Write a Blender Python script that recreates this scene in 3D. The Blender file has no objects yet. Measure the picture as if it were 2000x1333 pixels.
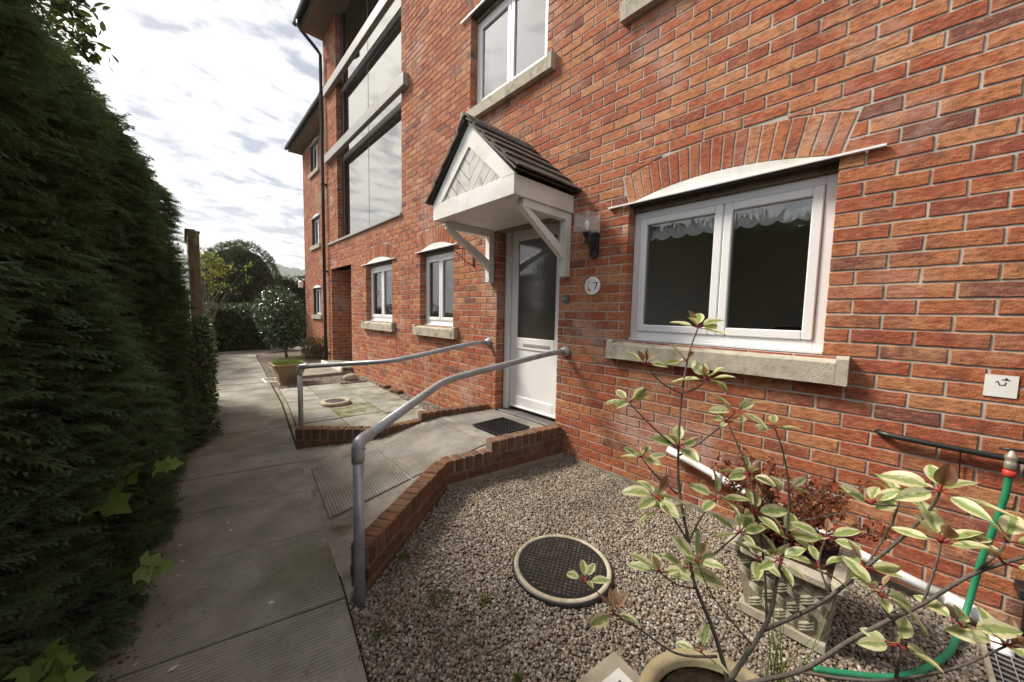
import bpy, math, random
import numpy as np
from mathutils import Vector, Matrix

random.seed(7); RNG = np.random.default_rng(11)
sc = bpy.context.scene
COL = sc.collection
R = math.radians

# ------------------------------------------------------------------ camera
# world: X=0 is the face of the house wall (the garden is at negative X), Y runs away along the wall, Z up, metres
FPX = 693.26
CO = np.array([-2.560, -0.265, 1.314])
CR = np.array([0.73476, -0.67800, 0.02135]); CU = np.array([0.03630, 0.07072, 0.99684]); CF = np.array([0.67736, 0.73166, -0.07657])
cam_d = bpy.data.cameras.new('camera'); cam = bpy.data.objects.new('camera', cam_d); COL.objects.link(cam)
cam_d.sensor_width = 36.0; cam_d.lens = FPX / 2000 * 36; cam_d.clip_start = 0.02; cam_d.clip_end = 6000
m = Matrix.Identity(4)
for i in range(3):
    m[i][0] = CR[i]; m[i][1] = CU[i]; m[i][2] = -CF[i]; m[i][3] = CO[i]
cam.matrix_world = m
sc.camera = cam

def at(u, v, depth):          # a point seen at pixel (u,v) of the 2000 px photograph, 'depth' metres in front of the lens
    return CO + depth * (CF + CR * (u - 1000) / FPX - CU * (v - 666.5) / FPX)
def proj(p):
    d = np.asarray(p, float) - CO; z = d @ CF
    z = np.maximum(z, 1e-3)
    return np.stack([1000 + FPX * (d @ CR) / z, 666.5 - FPX * (d @ CU) / z, z], -1)

# ------------------------------------------------------------------ light
SUN_EL, SUN_AZ = R(46), R(-32)          # azimuth from +Y towards +X
sun_dir = Vector((math.sin(SUN_AZ) * math.cos(SUN_EL), math.cos(SUN_AZ) * math.cos(SUN_EL), math.sin(SUN_EL)))
sd = bpy.data.lights.new('sun', 'SUN'); so = bpy.data.objects.new('sun', sd); COL.objects.link(so)
sd.energy = 1.2; sd.angle = R(13); sd.color = (1.0, 0.92, 0.80)
so.rotation_euler = sun_dir.to_track_quat('Z', 'Y').to_euler()
world = bpy.data.worlds.new('World'); sc.world = world; world.use_nodes = True
sc.view_settings.view_transform = 'Standard'; sc.view_settings.look = 'None'
sc.view_settings.exposure = 2.38; sc.view_settings.gamma = 1.0; sc.view_settings.use_curve_mapping = False
sc.cycles.max_bounces = 6; sc.cycles.diffuse_bounces = 3; sc.cycles.glossy_bounces = 2
sc.cycles.transparent_max_bounces = 12; sc.cycles.transmission_bounces = 3; sc.cycles.caustics_reflective = False; sc.cycles.caustics_refractive = False
sc.cycles.sample_clamp_indirect = 6.0

class NT:                                   # tiny node-tree helper
    def __init__(s, nt):
        s.nt = nt; nt.nodes.clear()
    def n(s, typ, **kw):
        nd = s.nt.nodes.new(typ)
        for k, v in kw.items():
            if k in ('inp',):
                for a, b in v.items():
                    if isinstance(b, bpy.types.NodeSocket): s.nt.links.new(b, nd.inputs[a])
                    else: nd.inputs[a].default_value = b
            else: setattr(nd, k, v)
        return nd
    def math(s, op, a, b=0.0, c=0.0, clamp=False):
        nd = s.nt.nodes.new('ShaderNodeMath'); nd.operation = op; nd.use_clamp = clamp
        for i, x in enumerate((a, b, c)):
            if isinstance(x, bpy.types.NodeSocket): s.nt.links.new(x, nd.inputs[i])
            else: nd.inputs[i].default_value = x
        return nd.outputs[0]
    def vmath(s, op, a, b=(0, 0, 0)):
        nd = s.nt.nodes.new('ShaderNodeVectorMath'); nd.operation = op
        for i, x in enumerate((a, b)):
            if isinstance(x, bpy.types.NodeSocket): s.nt.links.new(x, nd.inputs[i])
            else: nd.inputs[i].default_value = x
        return nd.outputs['Value'] if op == 'DOT_PRODUCT' else nd.outputs[0]
    def mix(s, f, a, b, typ='MIX'):
        nd = s.nt.nodes.new('ShaderNodeMix'); nd.data_type = 'RGBA'; nd.blend_type = typ; nd.clamp_factor = True
        for i, x in ((0, f), (6, a), (7, b)):
            if isinstance(x, bpy.types.NodeSocket): s.nt.links.new(x, nd.inputs[i])
            else: nd.inputs[i].default_value = x if i == 0 else (*x, 1)
        return nd.outputs[2]
    def ramp(s, f, stops, interp='LINEAR'):
        nd = s.nt.nodes.new('ShaderNodeValToRGB'); cr = nd.color_ramp; cr.interpolation = interp
        while len(cr.elements) < len(stops): cr.elements.new(0.5)
        for e, (p, c) in zip(cr.elements, stops):
            e.position = p; e.color = (*c, 1) if len(c) == 3 else c
        s.nt.links.new(f, nd.inputs[0]); return nd.outputs[0]
    def noise(s, vec, scale, detail=3.0, rough=0.55, dist=0.0):
        nd = s.nt.nodes.new('ShaderNodeTexNoise')
        if vec is not None: s.nt.links.new(vec, nd.inputs['Vector'])
        nd.inputs['Scale'].default_value = scale; nd.inputs['Detail'].default_value = detail
        nd.inputs['Roughness'].default_value = rough; nd.inputs['Distortion'].default_value = dist
        return nd.outputs[0]
    def link(s, a, b): s.nt.links.new(a, b)

# sky: a high, broken layer of altocumulus over a Nishita sky, brightest around the hidden sun
w = NT(world.node_tree)
tc = w.n('ShaderNodeTexCoord'); dirv = tc.outputs['Generated']
sx = w.n('ShaderNodeSeparateXYZ', inp={0: dirv})
zz = w.math('ADD', w.math('MAXIMUM', sx.outputs[2], 0.0), 0.24)
px_ = w.math('DIVIDE', sx.outputs[0], zz); py_ = w.math('DIVIDE', sx.outputs[1], zz)
pv = w.n('ShaderNodeCombineXYZ', inp={0: px_, 1: py_, 2: 0.0}).outputs[0]
wob = w.noise(pv, 1.1, 2, 0.5)
pw = w.vmath('ADD', pv, w.n('ShaderNodeCombineXYZ', inp={0: w.math('MULTIPLY', wob, 0.16), 1: w.math('MULTIPLY', wob, 0.12), 2: 0.0}).outputs[0])
mp1 = w.n('ShaderNodeMapping', inp={0: pw, 2: (0, 0, R(-20)), 3: (1.0, 1.45, 1)}).outputs[0]
mp2 = w.n('ShaderNodeMapping', inp={0: pw, 1: (3.1, 1.7, 0), 2: (0, 0, R(-38)), 3: (1.0, 1.5, 1)}).outputs[0]
c1 = w.noise(mp1, 7.6, 6, 0.58, 0.2)           # rows of small cells
c2 = w.noise(mp2, 1.3, 3, 0.5, 0.2)             # large drifts
cl = w.math('ADD', w.math('MULTIPLY', c1, 0.85), w.math('MULTIPLY', c2, 0.30))
sky = w.n('ShaderNodeTexSky', sky_type='NISHITA', sun_disc=False, sun_elevation=SUN_EL, sun_rotation=SUN_AZ, air_density=1.2, dust_density=2.0)
skyc = w.mix(0.75, w.mix(1.0, sky.outputs[0], (0.035, 0.035, 0.035), 'MULTIPLY'), (0.092, 0.096, 0.104))
sdot = w.math('MAXIMUM', w.vmath('DOT_PRODUCT', dirv, tuple(sun_dir)), 0.0)
glow = w.math('POWER', sdot, 9.0); glow2 = w.math('POWER', sdot, 3.0)
bright = w.math('ADD', w.math('ADD', 0.235, w.math('MULTIPLY', glow, 0.12)), w.math('MULTIPLY', glow2, 0.05))
cover = w.ramp(w.math('ADD', cl, w.math('MULTIPLY', glow, 0.13)), [(0.47, (0, 0, 0)), (0.565, (0.5, 0.5, 0.5)), (0.67, (1, 1, 1))])
cloudc = w.mix(glow2, (0.95, 0.97, 1.0), (1.0, 0.965, 0.90))
cloudc = w.mix(1.0, cloudc, w.n('ShaderNodeCombineColor', inp={0: bright, 1: bright, 2: bright}).outputs[0], 'MULTIPLY')
skym = w.mix(cover, skyc, cloudc)
hz = w.math('POWER', w.math('SUBTRACT', 1.0, w.math('MAXIMUM', sx.outputs[2], 0.0), clamp=True), 14.0)
skym = w.mix(w.math('MULTIPLY', hz, 0.7), skym, (0.20, 0.206, 0.216))
bg = w.n('ShaderNodeBackground', inp={0: skym, 1: 1.0})
wo = w.n('ShaderNodeOutputWorld'); w.link(bg.outputs[0], wo.inputs[0])

# ------------------------------------------------------------------ materials
MATS = {}
def mat(name, rough=0.6, spec=0.4, metal=0.0):
    mt = bpy.data.materials.new(name); mt.use_nodes = True
    t = NT(mt.node_tree); b = t.n('ShaderNodeBsdfPrincipled'); o = t.n('ShaderNodeOutputMaterial')
    t.link(b.outputs[0], o.inputs[0])
    b.inputs['Roughness'].default_value = rough; b.inputs['Metallic'].default_value = metal
    b.inputs['Specular IOR Level'].default_value = spec
    MATS[name] = mt
    return t, b, o
def setc(t, b, c):
    if isinstance(c, bpy.types.NodeSocket): t.link(c, b.inputs['Base Color'])
    else: b.inputs['Base Color'].default_value = (*c, 1)
def bump(t, b, h, strength=0.5, dist=0.01):
    n = t.n('ShaderNodeBump', inp={'Height': h, 'Strength': strength, 'Distance': dist}); t.link(n.outputs[0], b.inputs['Normal'])
def wpos(t): return t.n('ShaderNodeNewGeometry').outputs['Position']
def rnd(t):
    a = t.n('ShaderNodeAttribute', attribute_name='rnd').outputs['Fac']
    return t.math('FRACT', t.math('ADD', a, t.n('ShaderNodeObjectInfo').outputs['Random']))

def noisy(name, c1, c2, scale=8, rough=0.7, spec=0.3, bumps=0.3, bscale=60, metal=0.0, c3=None, s3=2.0, bd=0.004):
    t, b, o = mat(name, rough, spec, metal)
    p = wpos(t); f = t.noise(p, scale, 5, 0.6)
    c = t.mix(t.ramp(f, [(0.32, (0, 0, 0)), (0.68, (1, 1, 1))]), c1, c2)
    if c3: c = t.mix(t.ramp(t.noise(p, s3, 6, 0.65), [(0.50, (0, 0, 0)), (0.70, (1, 1, 1))]), c, c3)
    setc(t, b, c)
    if bumps: bump(t, b, t.noise(p, bscale, 4, 0.6), bumps, bd)
    return t, b, o

def brick_material(name, dirt):
    t, b, o = mat(name, 0.88, 0.2)
    p = wpos(t); r = rnd(t)
    off = t.vmath('ADD', p, t.n('ShaderNodeCombineXYZ', inp={0: t.math('MULTIPLY', r, 37.0), 1: t.math('MULTIPLY', r, 19.0), 2: 0.0}).outputs[0])
    base = t.ramp(r, [(0.0, (0.36, 0.096, 0.048)), (0.13, (0.43, 0.148, 0.066)), (0.26, (0.37, 0.100, 0.050)), (0.38, (0.46, 0.182, 0.082)), (0.50, (0.40, 0.114, 0.053)),
                      (0.60, (0.30, 0.086, 0.052)), (0.68, (0.45, 0.162, 0.074)), (0.77, (0.20, 0.078, 0.060)), (0.84, (0.41, 0.122, 0.058)), (0.92, (0.50, 0.222, 0.105)), (1.0, (0.24, 0.086, 0.060))], 'CONSTANT')
    patch = t.ramp(t.noise(off, 5.5, 3, 0.6), [(0.44, (0, 0, 0)), (0.66, (1, 1, 1))])
    r2 = t.math('FRACT', t.math('MULTIPLY', r, 7.31)); r3 = t.math('FRACT', t.math('MULTIPLY', r, 13.7))
    c = t.mix(t.math('MULTIPLY', patch, t.math('MULTIPLY', r2, 0.9)), base, (0.56, 0.29, 0.15))
    dk = t.ramp(t.noise(t.vmath('ADD', off, (5, 3, 8)), 7.0, 3, 0.6), [(0.50, (0, 0, 0)), (0.68, (1, 1, 1))])
    c = t.mix(t.math('MULTIPLY', dk, t.math('MULTIPLY', r3, 0.75)), c, (0.19, 0.078, 0.064))
    # drag-faced texture: fine streaks and pits
    st = t.n('ShaderNodeMapping', inp={0: off, 3: (1.0, 1.0, 0.35)}).outputs[0]
    fine = t.noise(st, 190, 4, 0.7)
    c = t.mix(t.math('MULTIPLY', t.ramp(fine, [(0.52, (0, 0, 0)), (0.75, (1, 1, 1))]), 0.38), c, (0.10, 0.036, 0.025))
    spk = t.ramp(t.noise(off, 75, 2, 0.5), [(0.70, (0, 0, 0)), (0.75, (1, 1, 1))])
    c = t.mix(t.math('MULTIPLY', spk, 0.35), c, (0.50, 0.40, 0.32))
    mid = t.noise(t.n('ShaderNodeMapping', inp={0: off, 3: (1.0, 0.55, 1.3)}).outputs[0], 48, 4, 0.62)
    c = t.mix(t.math('MULTIPLY', t.ramp(mid, [(0.49, (0, 0, 0)), (0.64, (1, 1, 1))]), 0.55), c, (0.15, 0.050, 0.034))
    c = t.mix(t.math('MULTIPLY', t.ramp(mid, [(0.30, (1, 1, 1)), (0.46, (0, 0, 0))]), 0.40), c, (0.60, 0.30, 0.17))
    # pale lime bloom in drifts over the wall
    bl = t.ramp(t.noise(p, 1.5, 6, 0.62, 0.4), [(0.545, (0, 0, 0)), (0.70, (1, 1, 1))])
    c = t.mix(t.math('MULTIPLY', bl, t.math('MULTIPLY', t.noise(p, 30, 3, 0.6), 0.95)), c, (0.58, 0.46, 0.40))
    stk = t.ramp(t.noise(t.n('ShaderNodeMapping', inp={0: p, 3: (1.0, 6.0, 0.7)}).outputs[0], 1.6, 5, 0.6), [(0.53, (0, 0, 0)), (0.70, (1, 1, 1))])
    c = t.mix(t.math('MULTIPLY', stk, 0.30), c, (0.17, 0.085, 0.060))
    if dirt:
        c = t.mix(0.55, c, (0.135, 0.080, 0.052))
        pz = t.n('ShaderNodeSeparateXYZ', inp={0: p}).outputs[2]
        g = t.ramp(t.noise(p, 9, 5, 0.65), [(0.38, (0, 0, 0)), (0.64, (1, 1, 1))])
        c = t.mix(t.math('MULTIPLY', t.math('ADD', t.math('MULTIPLY', g, 0.6), 0.32), 0.92), c, (0.075, 0.050, 0.033))
        g2 = t.ramp(t.noise(t.vmath('ADD', p, (3, 1, 4)), 15, 4, 0.65), [(0.57, (0, 0, 0)), (0.70, (1, 1, 1))])
        up = t.math('MAXIMUM', t.n('ShaderNodeSeparateXYZ', inp={0: t.n('ShaderNodeNewGeometry').outputs['Normal']}).outputs[2], 0.12)
        c = t.mix(t.math('MULTIPLY', g2, t.math('MULTIPLY', up, 0.9)), c, (0.17, 0.125, 0.035))
    setc(t, b, c)
    h = t.math('ADD', t.math('MULTIPLY', fine, 0.5), t.math('MULTIPLY', mid, 1.0))
    bump(t, b, h, 1.0, 0.006)
brick_material('brick', False); brick_material('old_brick', True)
noisy('mortar', (0.40, 0.375, 0.33), (0.54, 0.51, 0.455), 14, 0.95, 0.1, 0.6, 260, c3=(0.29, 0.265, 0.225), s3=3, bd=0.002)
noisy('old_mortar', (0.16, 0.135, 0.10), (0.26, 0.23, 0.18), 14, 0.95, 0.1, 0.6, 200, c3=(0.09, 0.09, 0.05), s3=7)
noisy('upvc', (0.79, 0.79, 0.80), (0.84, 0.84, 0.84), 3, 0.28, 0.45, 0.0)
noisy('old_white_paint', (0.70, 0.69, 0.66), (0.80, 0.79, 0.77), 5, 0.55, 0.35, 0.25, 45, c3=(0.58, 0.55, 0.48), s3=2.6)
noisy('weathered_plank', (0.55, 0.53, 0.50), (0.68, 0.66, 0.62), 22, 0.7, 0.25, 0.5, 70, c3=(0.33, 0.31, 0.29), s3=11)
noisy('stone_sill', (0.38, 0.345, 0.275), (0.52, 0.475, 0.39), 14, 0.92, 0.15, 0.8, 120, c3=(0.22, 0.20, 0.15), s3=9)
noisy('bronze_frame', (0.030, 0.022, 0.018), (0.045, 0.034, 0.028), 6, 0.45, 0.4, 0)
noisy('grey_trim', (0.30, 0.295, 0.28), (0.37, 0.365, 0.35), 5, 0.5, 0.4, 0.1, 50)
noisy('mid_trim', (0.19, 0.185, 0.175), (0.25, 0.245, 0.235), 5, 0.45, 0.5, 0.1, 50)
noisy('dark_trim', (0.10, 0.095, 0.09), (0.14, 0.13, 0.125), 5, 0.5, 0.4, 0.1, 50)
noisy('soffit', (0.20, 0.165, 0.135), (0.24, 0.20, 0.165), 3, 0.6, 0.3, 0)
noisy('black_plastic', (0.012, 0.012, 0.012), (0.022, 0.022, 0.022), 9, 0.4, 0.5, 0.1, 60)
noisy('black_iron', (0.012, 0.011, 0.011), (0.03, 0.026, 0.024), 30, 0.42, 0.5, 0.3, 90)
noisy('rusty_iron', (0.03, 0.018, 0.012), (0.09, 0.035, 0.018), 40, 0.7, 0.3, 0.3, 90)
noisy('galvanised', (0.33, 0.345, 0.36), (0.43, 0.445, 0.46), 18, 0.38, 0.6, 0.08, 120, metal=0.25, c3=(0.22, 0.235, 0.25), s3=6)
noisy('brass', (0.35, 0.30, 0.22), (0.48, 0.44, 0.36), 50, 0.45, 0.5, 0.2, 90, metal=0.6)
noisy('red_plastic', (0.42, 0.03, 0.02), (0.5, 0.05, 0.03), 20, 0.4, 0.5, 0)
noisy('hose_green', (0.014, 0.18, 0.085), (0.022, 0.25, 0.125), 20, 0.5, 0.5, 0.1, 80)
noisy('white_pipe', (0.76, 0.76, 0.76), (0.84, 0.84, 0.84), 12, 0.35, 0.45, 0.0, c3=(0.58, 0.56, 0.52), s3=9)
noisy('roof_tile', (0.085, 0.070, 0.060), (0.135, 0.112, 0.096), 18, 0.85, 0.2, 0.5, 110, c3=(0.055, 0.045, 0.04), s3=7)
noisy('ridge_tile', (0.07, 0.062, 0.055), (0.11, 0.10, 0.09), 18, 0.9, 0.2, 0.6, 90, c3=(0.26, 0.27, 0.24), s3=24)
noisy('slate', (0.055, 0.050, 0.048), (0.085, 0.078, 0.074), 8, 0.7, 0.3, 0.4, 60)
noisy('concrete', (0.22, 0.20, 0.165), (0.31, 0.285, 0.24), 9, 0.9, 0.15, 0.5, 160, c3=(0.095, 0.085, 0.055), s3=3.5)
noisy('kerb', (0.22, 0.19, 0.14), (0.32, 0.285, 0.22), 12, 0.92, 0.15, 0.5, 120, c3=(0.13, 0.12, 0.07), s3=5)
noisy('ring_stone', (0.36, 0.315, 0.235), (0.52, 0.465, 0.36), 30, 0.9, 0.15, 0.6, 140, c3=(0.28, 0.25, 0.18), s3=14)
noisy('cover_plate', (0.030, 0.026, 0.022), (0.055, 0.048, 0.040), 40, 0.55, 0.4, 0.4, 200, c3=(0.10, 0.085, 0.065), s3=16)
noisy('terracotta', (0.26, 0.19, 0.115), (0.34, 0.25, 0.155), 10, 0.9, 0.15, 0.4, 80, c3=(0.17, 0.15, 0.09), s3=5)
noisy('cast_stone', (0.31, 0.275, 0.21), (0.42, 0.38, 0.30), 11, 0.92, 0.12, 0.5, 140, c3=(0.19, 0.17, 0.12), s3=7)
noisy('glazed_pot', (0.36, 0.30, 0.17), (0.48, 0.41, 0.26), 7, 0.75, 0.25, 0.3, 90, c3=(0.24, 0.20, 0.12), s3=9)
noisy('soil', (0.022, 0.014, 0.010), (0.05, 0.034, 0.024), 40, 0.98, 0.1, 0.9, 120, bd=0.01)
noisy('ground_soil', (0.035, 0.028, 0.018), (0.065, 0.055, 0.035), 5, 0.98, 0.1, 0.8, 40, bd=0.02)
noisy('rubber', (0.010, 0.010, 0.011), (0.020, 0.020, 0.021), 30, 0.5, 0.4, 0.1, 90)
noisy('rock', (0.40, 0.32, 0.23), (0.52, 0.44, 0.34), 12, 0.9, 0.15, 0.7, 60, c3=(0.28, 0.21, 0.15), s3=9)
noisy('timber', (0.17, 0.138, 0.10), (0.25, 0.205, 0.155), 9, 0.85, 0.2, 0.4, 60, c3=(0.12, 0.08, 0.045), s3=5)
noisy('curtain', (0.80, 0.82, 0.82), (0.86, 0.87, 0.87), 30, 0.9, 0.1, 0.0)
noisy('blind_cloth', (0.86, 0.85, 0.83), (0.89, 0.88, 0.86), 30, 0.9, 0.1, 0.0)
noisy('room_wall', (0.72, 0.67, 0.56), (0.78, 0.73, 0.62), 3, 0.9, 0.1, 0.0)
noisy('room_dark', (0.10, 0.085, 0.07), (0.14, 0.115, 0.095), 3, 0.8, 0.2, 0.0)
noisy('ceramic', (0.78, 0.77, 0.74), (0.84, 0.83, 0.80), 12, 0.3, 0.5, 0.0)
noisy('ink', (0.02, 0.02, 0.025), (0.03, 0.03, 0.035), 12, 0.6, 0.3, 0.0)
noisy('pink_glaze', (0.55, 0.22, 0.20), (0.66, 0.34, 0.30), 60, 0.5, 0.4, 0.0)
noisy('sage_glaze', (0.35, 0.40, 0.30), (0.48, 0.50, 0.42), 60, 0.5, 0.4, 0.0)
noisy('bell_grey', (0.10, 0.11, 0.11), (0.14, 0.15, 0.15), 20, 0.45, 0.4, 0.0)
noisy('bark', (0.095, 0.078, 0.066), (0.18, 0.155, 0.135), 60, 0.9, 0.15, 0.6, 200, c3=(0.075, 0.058, 0.050), s3=12)
noisy('bark_pale', (0.16, 0.125, 0.085), (0.25, 0.20, 0.14), 40, 0.9, 0.15, 0.5, 120)
noisy('red_petiole', (0.20, 0.025, 0.028), (0.28, 0.05, 0.04), 30, 0.5, 0.3, 0.0)
noisy('fallen', (0.55, 0.52, 0.36), (0.72, 0.70, 0.60), 60, 0.8, 0.2, 0.0)
noisy('hill_green', (0.050, 0.070, 0.040), (0.085, 0.105, 0.060), 0.03, 1.0, 0.05, 0)

# patio slabs: riven grey flags with mossy ones
t, b, o = mat('flagstone', 0.85, 0.25)
p = wpos(t); r = rnd(t)
c = t.ramp(r, [(0, (0.24, 0.238, 0.21)), (0.25, (0.31, 0.305, 0.27)), (0.5, (0.28, 0.265, 0.235)), (0.75, (0.36, 0.35, 0.31)), (1, (0.26, 0.255, 0.23))])
c = t.mix(t.ramp(t.noise(p, 4, 6, 0.62), [(0.42, (0, 0, 0)), (0.70, (0.8, 0.8, 0.8))]), c, (0.12, 0.115, 0.075))
mo = t.math('MULTIPLY', t.ramp(t.noise(p, 6, 6, 0.66), [(0.40, (0, 0, 0)), (0.56, (1, 1, 1))]), t.n('ShaderNodeSeparateColor', inp={0: t.n('ShaderNodeObjectInfo').outputs['Color']}).outputs[1])
c = t.mix(mo, c, (0.125, 0.120, 0.028)); setc(t, b, c)
bump(t, b, t.noise(p, 26, 5, 0.6), 0.45, 0.006)

# ribbed concrete path slabs (ribs pressed into the face, local X = across, local Y = along the path)
def ribbed(name, c1, c2, c3, period, wear):
    t, b, o = mat(name, 0.9, 0.2)
    tc = t.n('ShaderNodeTexCoord').outputs['Object']; p = wpos(t)
    s = t.n('ShaderNodeSeparateXYZ', inp={0: tc})
    wob = t.math('MULTIPLY', t.noise(tc, 5, 2, 0.5), 0.008)
    ph = t.math('MULTIPLY', t.math('ADD', s.outputs[1], wob), 2 * math.pi / period)
    ribs = t.math('MULTIPLY', t.math('ADD', t.math('SINE', ph), 1.0), 0.5)
    wr = t.ramp(t.noise(p, 2.2, 6, 0.65), [(0.36, (0.15, 0.15, 0.15)), (0.6, (1, 1, 1))])
    r = rnd(t)
    c = t.mix(t.ramp(t.noise(p, 3.2, 6, 0.66), [(0.33, (0, 0, 0)), (0.68, (1, 1, 1))]), c1, c2)
    c = t.mix(t.ramp(t.noise(t.vmath('ADD', p, (4, 9, 2)), 1.7, 5, 0.6), [(0.48, (0, 0, 0)), (0.66, (1, 1, 1))]), c, c3)
    c = t.mix(t.math('MULTIPLY', t.math('SUBTRACT', 1.0, ribs), t.math('MULTIPLY', wr, 0.75)), c, (0.060, 0.054, 0.042))
    c = t.mix(t.math('MULTIPLY', r, 0.25), c, (0.22, 0.195, 0.165))
    gr = t.ramp(t.noise(p, 230, 2, 0.6), [(0.60, (0, 0, 0)), (0.72, (1, 1, 1))])
    c = t.mix(t.math('MULTIPLY', gr, 0.5), c, (0.48, 0.45, 0.40))
    gm_ = t.ramp(t.noise(p, 60, 3, 0.7), [(0.58, (0, 0, 0)), (0.70, (1, 1, 1))])
    c = t.mix(t.math('MULTIPLY', gm_, 0.45), c, (0.10, 0.092, 0.066))
    if wear:
        sc_ = t.ramp(t.noise(t.vmath('ADD', p, (1, 7, 2)), 4.5, 6, 0.68, 0.3), [(0.56, (0, 0, 0)), (0.66, (1, 1, 1))])
        c = t.mix(t.math('MULTIPLY', sc_, 0.6), c, (0.33, 0.27, 0.21))
    setc(t, b, c)
    h = t.math('ADD', t.math('MULTIPLY', ribs, wr), t.math('MULTIPLY', t.noise(p, 90, 4, 0.65), 0.8))
    bump(t, b, h, 1.0, 0.006)
ribbed('path_concrete', (0.280, 0.272, 0.232), (0.425, 0.410, 0.358), (0.225, 0.222, 0.155), 0.017, False)
ribbed('ramp_concrete', (0.27, 0.250, 0.225), (0.38, 0.355, 0.325), (0.22, 0.205, 0.165), 0.019, True)

# gravel base and pebbles
t, b, o = mat('gravel_base', 0.95, 0.15)
p = wpos(t); v = t.n('ShaderNodeTexVoronoi', inp={'Vector': p, 'Scale': 75.0})
c = t.ramp(t.n('ShaderNodeSeparateColor', inp={0: v.outputs['Color']}).outputs[0], [(0, (0.10, 0.075, 0.055)), (0.3, (0.20, 0.155, 0.115)), (0.6, (0.30, 0.245, 0.19)), (0.85, (0.40, 0.34, 0.28)), (1, (0.15, 0.13, 0.11))])
c = t.mix(t.ramp(v.outputs['Distance'], [(0.35, (0, 0, 0)), (0.75, (1, 1, 1))]), c, (0.035, 0.027, 0.02)); setc(t, b, c)
bump(t, b, t.math('SUBTRACT', 1.0, v.outputs['Distance']), 1.0, 0.008)
t, b, o = mat('pebble', 0.6, 0.35)
r = rnd(t); p = wpos(t)
c = t.ramp(r, [(0, (0.282, 0.230, 0.173)), (0.12, (0.172, 0.129, 0.090)), (0.24, (0.358, 0.310, 0.249)), (0.36, (0.227, 0.177, 0.126)), (0.46, (0.131, 0.113, 0.098)), (0.55, (0.310, 0.251, 0.187)), (0.66, (0.427, 0.383, 0.325)), (0.76, (0.193, 0.171, 0.148)), (0.86, (0.255, 0.177, 0.119)), (0.94, (0.495, 0.459, 0.411)), (1, (0.076, 0.068, 0.061))], 'CONSTANT')
c = t.mix(t.math('MULTIPLY', t.noise(p, 400, 3, 0.6), 0.25), c, (0.14, 0.11, 0.085))
c = t.mix(t.math('MULTIPLY', t.ramp(t.noise(p, 2.4, 4, 0.6), [(0.5, (0, 0, 0)), (0.72, (1, 1, 1))]), 0.45), c, (0.11, 0.09, 0.065)); setc(t, b, c)

# glass: clear reflecting pane (Fresnel mix of mirror and clear)
def glass(name, tint, f0, boost, rough=0.0, gcol=(1, 1, 1)):
    t, b, o = mat(name)
    tr = t.n('ShaderNodeBsdfTransparent', inp={0: (*tint, 1)}); gl = t.n('ShaderNodeBsdfGlossy', inp={0: (*gcol, 1), 'Roughness': rough})
    lw = t.n('ShaderNodeFresnel', inp={0: 1.5}).outputs[0]
    f = t.math('ADD', t.math('MULTIPLY', lw, boost), f0, clamp=True)
    mx = t.n('ShaderNodeMixShader', inp={0: f, 1: tr.outputs[0], 2: gl.outputs[0]}); t.link(mx.outputs[0], o.inputs[0])
glass('glass', (0.99, 0.995, 0.99), 0.045, 0.9)
glass('upper_glass', (0.9, 0.92, 0.92), 0.16, 2.4)
glass('mirror_glass', (0.25, 0.24, 0.22), 0.68, 0.3, 0.0, (0.62, 0.61, 0.58))
t, b, o = mat('lamp_glass', 0.15, 0.5); setc(t, b, (0.85, 0.87, 0.88)); tr = t.n('ShaderNodeBsdfTransparent'); mx = t.n('ShaderNodeMixShader', inp={0: 0.11, 1: tr.outputs[0], 2: b.outputs[0]}); t.link(mx.outputs[0], o.inputs[0])
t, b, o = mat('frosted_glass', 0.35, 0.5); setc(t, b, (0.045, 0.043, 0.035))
gl = t.n('ShaderNodeBsdfGlossy', inp={0: (1, 1, 1, 1), 'Roughness': 0.04}); fr = t.n('ShaderNodeFresnel', inp={0: 1.5}).outputs[0]
bp = t.n('ShaderNodeBump', inp={'Height': t.noise(t.n('ShaderNodeMapping', inp={0: wpos(t), 3: (1, 1, 0.25)}).outputs[0], 55, 2, 0.5), 'Strength': 0.14, 'Distance': 0.004}); t.link(bp.outputs[0], gl.inputs['Normal'])
mx = t.n('ShaderNodeMixShader', inp={0: t.math('ADD', fr, 0.04, clamp=True), 1: b.outputs[0], 2: gl.outputs[0]}); t.link(mx.outputs[0], o.inputs[0])

# foliage
def foliage(name, stops, trans=0.25, rough=0.55, spec=0.3, backtint=1.5):
    t, b, o = mat(name, rough, spec)
    r = rnd(t); p = wpos(t)
    c = t.ramp(r, stops)
    c = t.mix(t.math('MULTIPLY', t.noise(p, 2.6, 3, 0.6), 0.5), c, tuple(x * 0.62 for x in stops[0][1]))
    setc(t, b, c)
    tl = t.n('ShaderNodeBsdfTranslucent', inp={0: t.mix(1.0, c, (backtint, backtint * 1.05, 0.7), 'MULTIPLY')})
    mx = t.n('ShaderNodeMixShader', inp={0: trans, 1: b.outputs[0], 2: tl.outputs[0]}); t.link(mx.outputs[0], o.inputs[0])
foliage('conifer_leaf', [(0, (0.066, 0.108, 0.066)), (0.3, (0.092, 0.150, 0.080)), (0.55, (0.118, 0.182, 0.086)), (0.75, (0.100, 0.165, 0.108)), (0.93, (0.180, 0.235, 0.098)), (0.965, (0.24, 0.125, 0.06)), (1, (0.28, 0.14, 0.065))], 0.38, 0.75, 0.1, 1.2)
foliage('dome_leaf', [(0, (0.045, 0.062, 0.026)), (0.5, (0.064, 0.086, 0.034)), (0.85, (0.095, 0.115, 0.045)), (1, (0.12, 0.12, 0.05))], 0.3)
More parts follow.
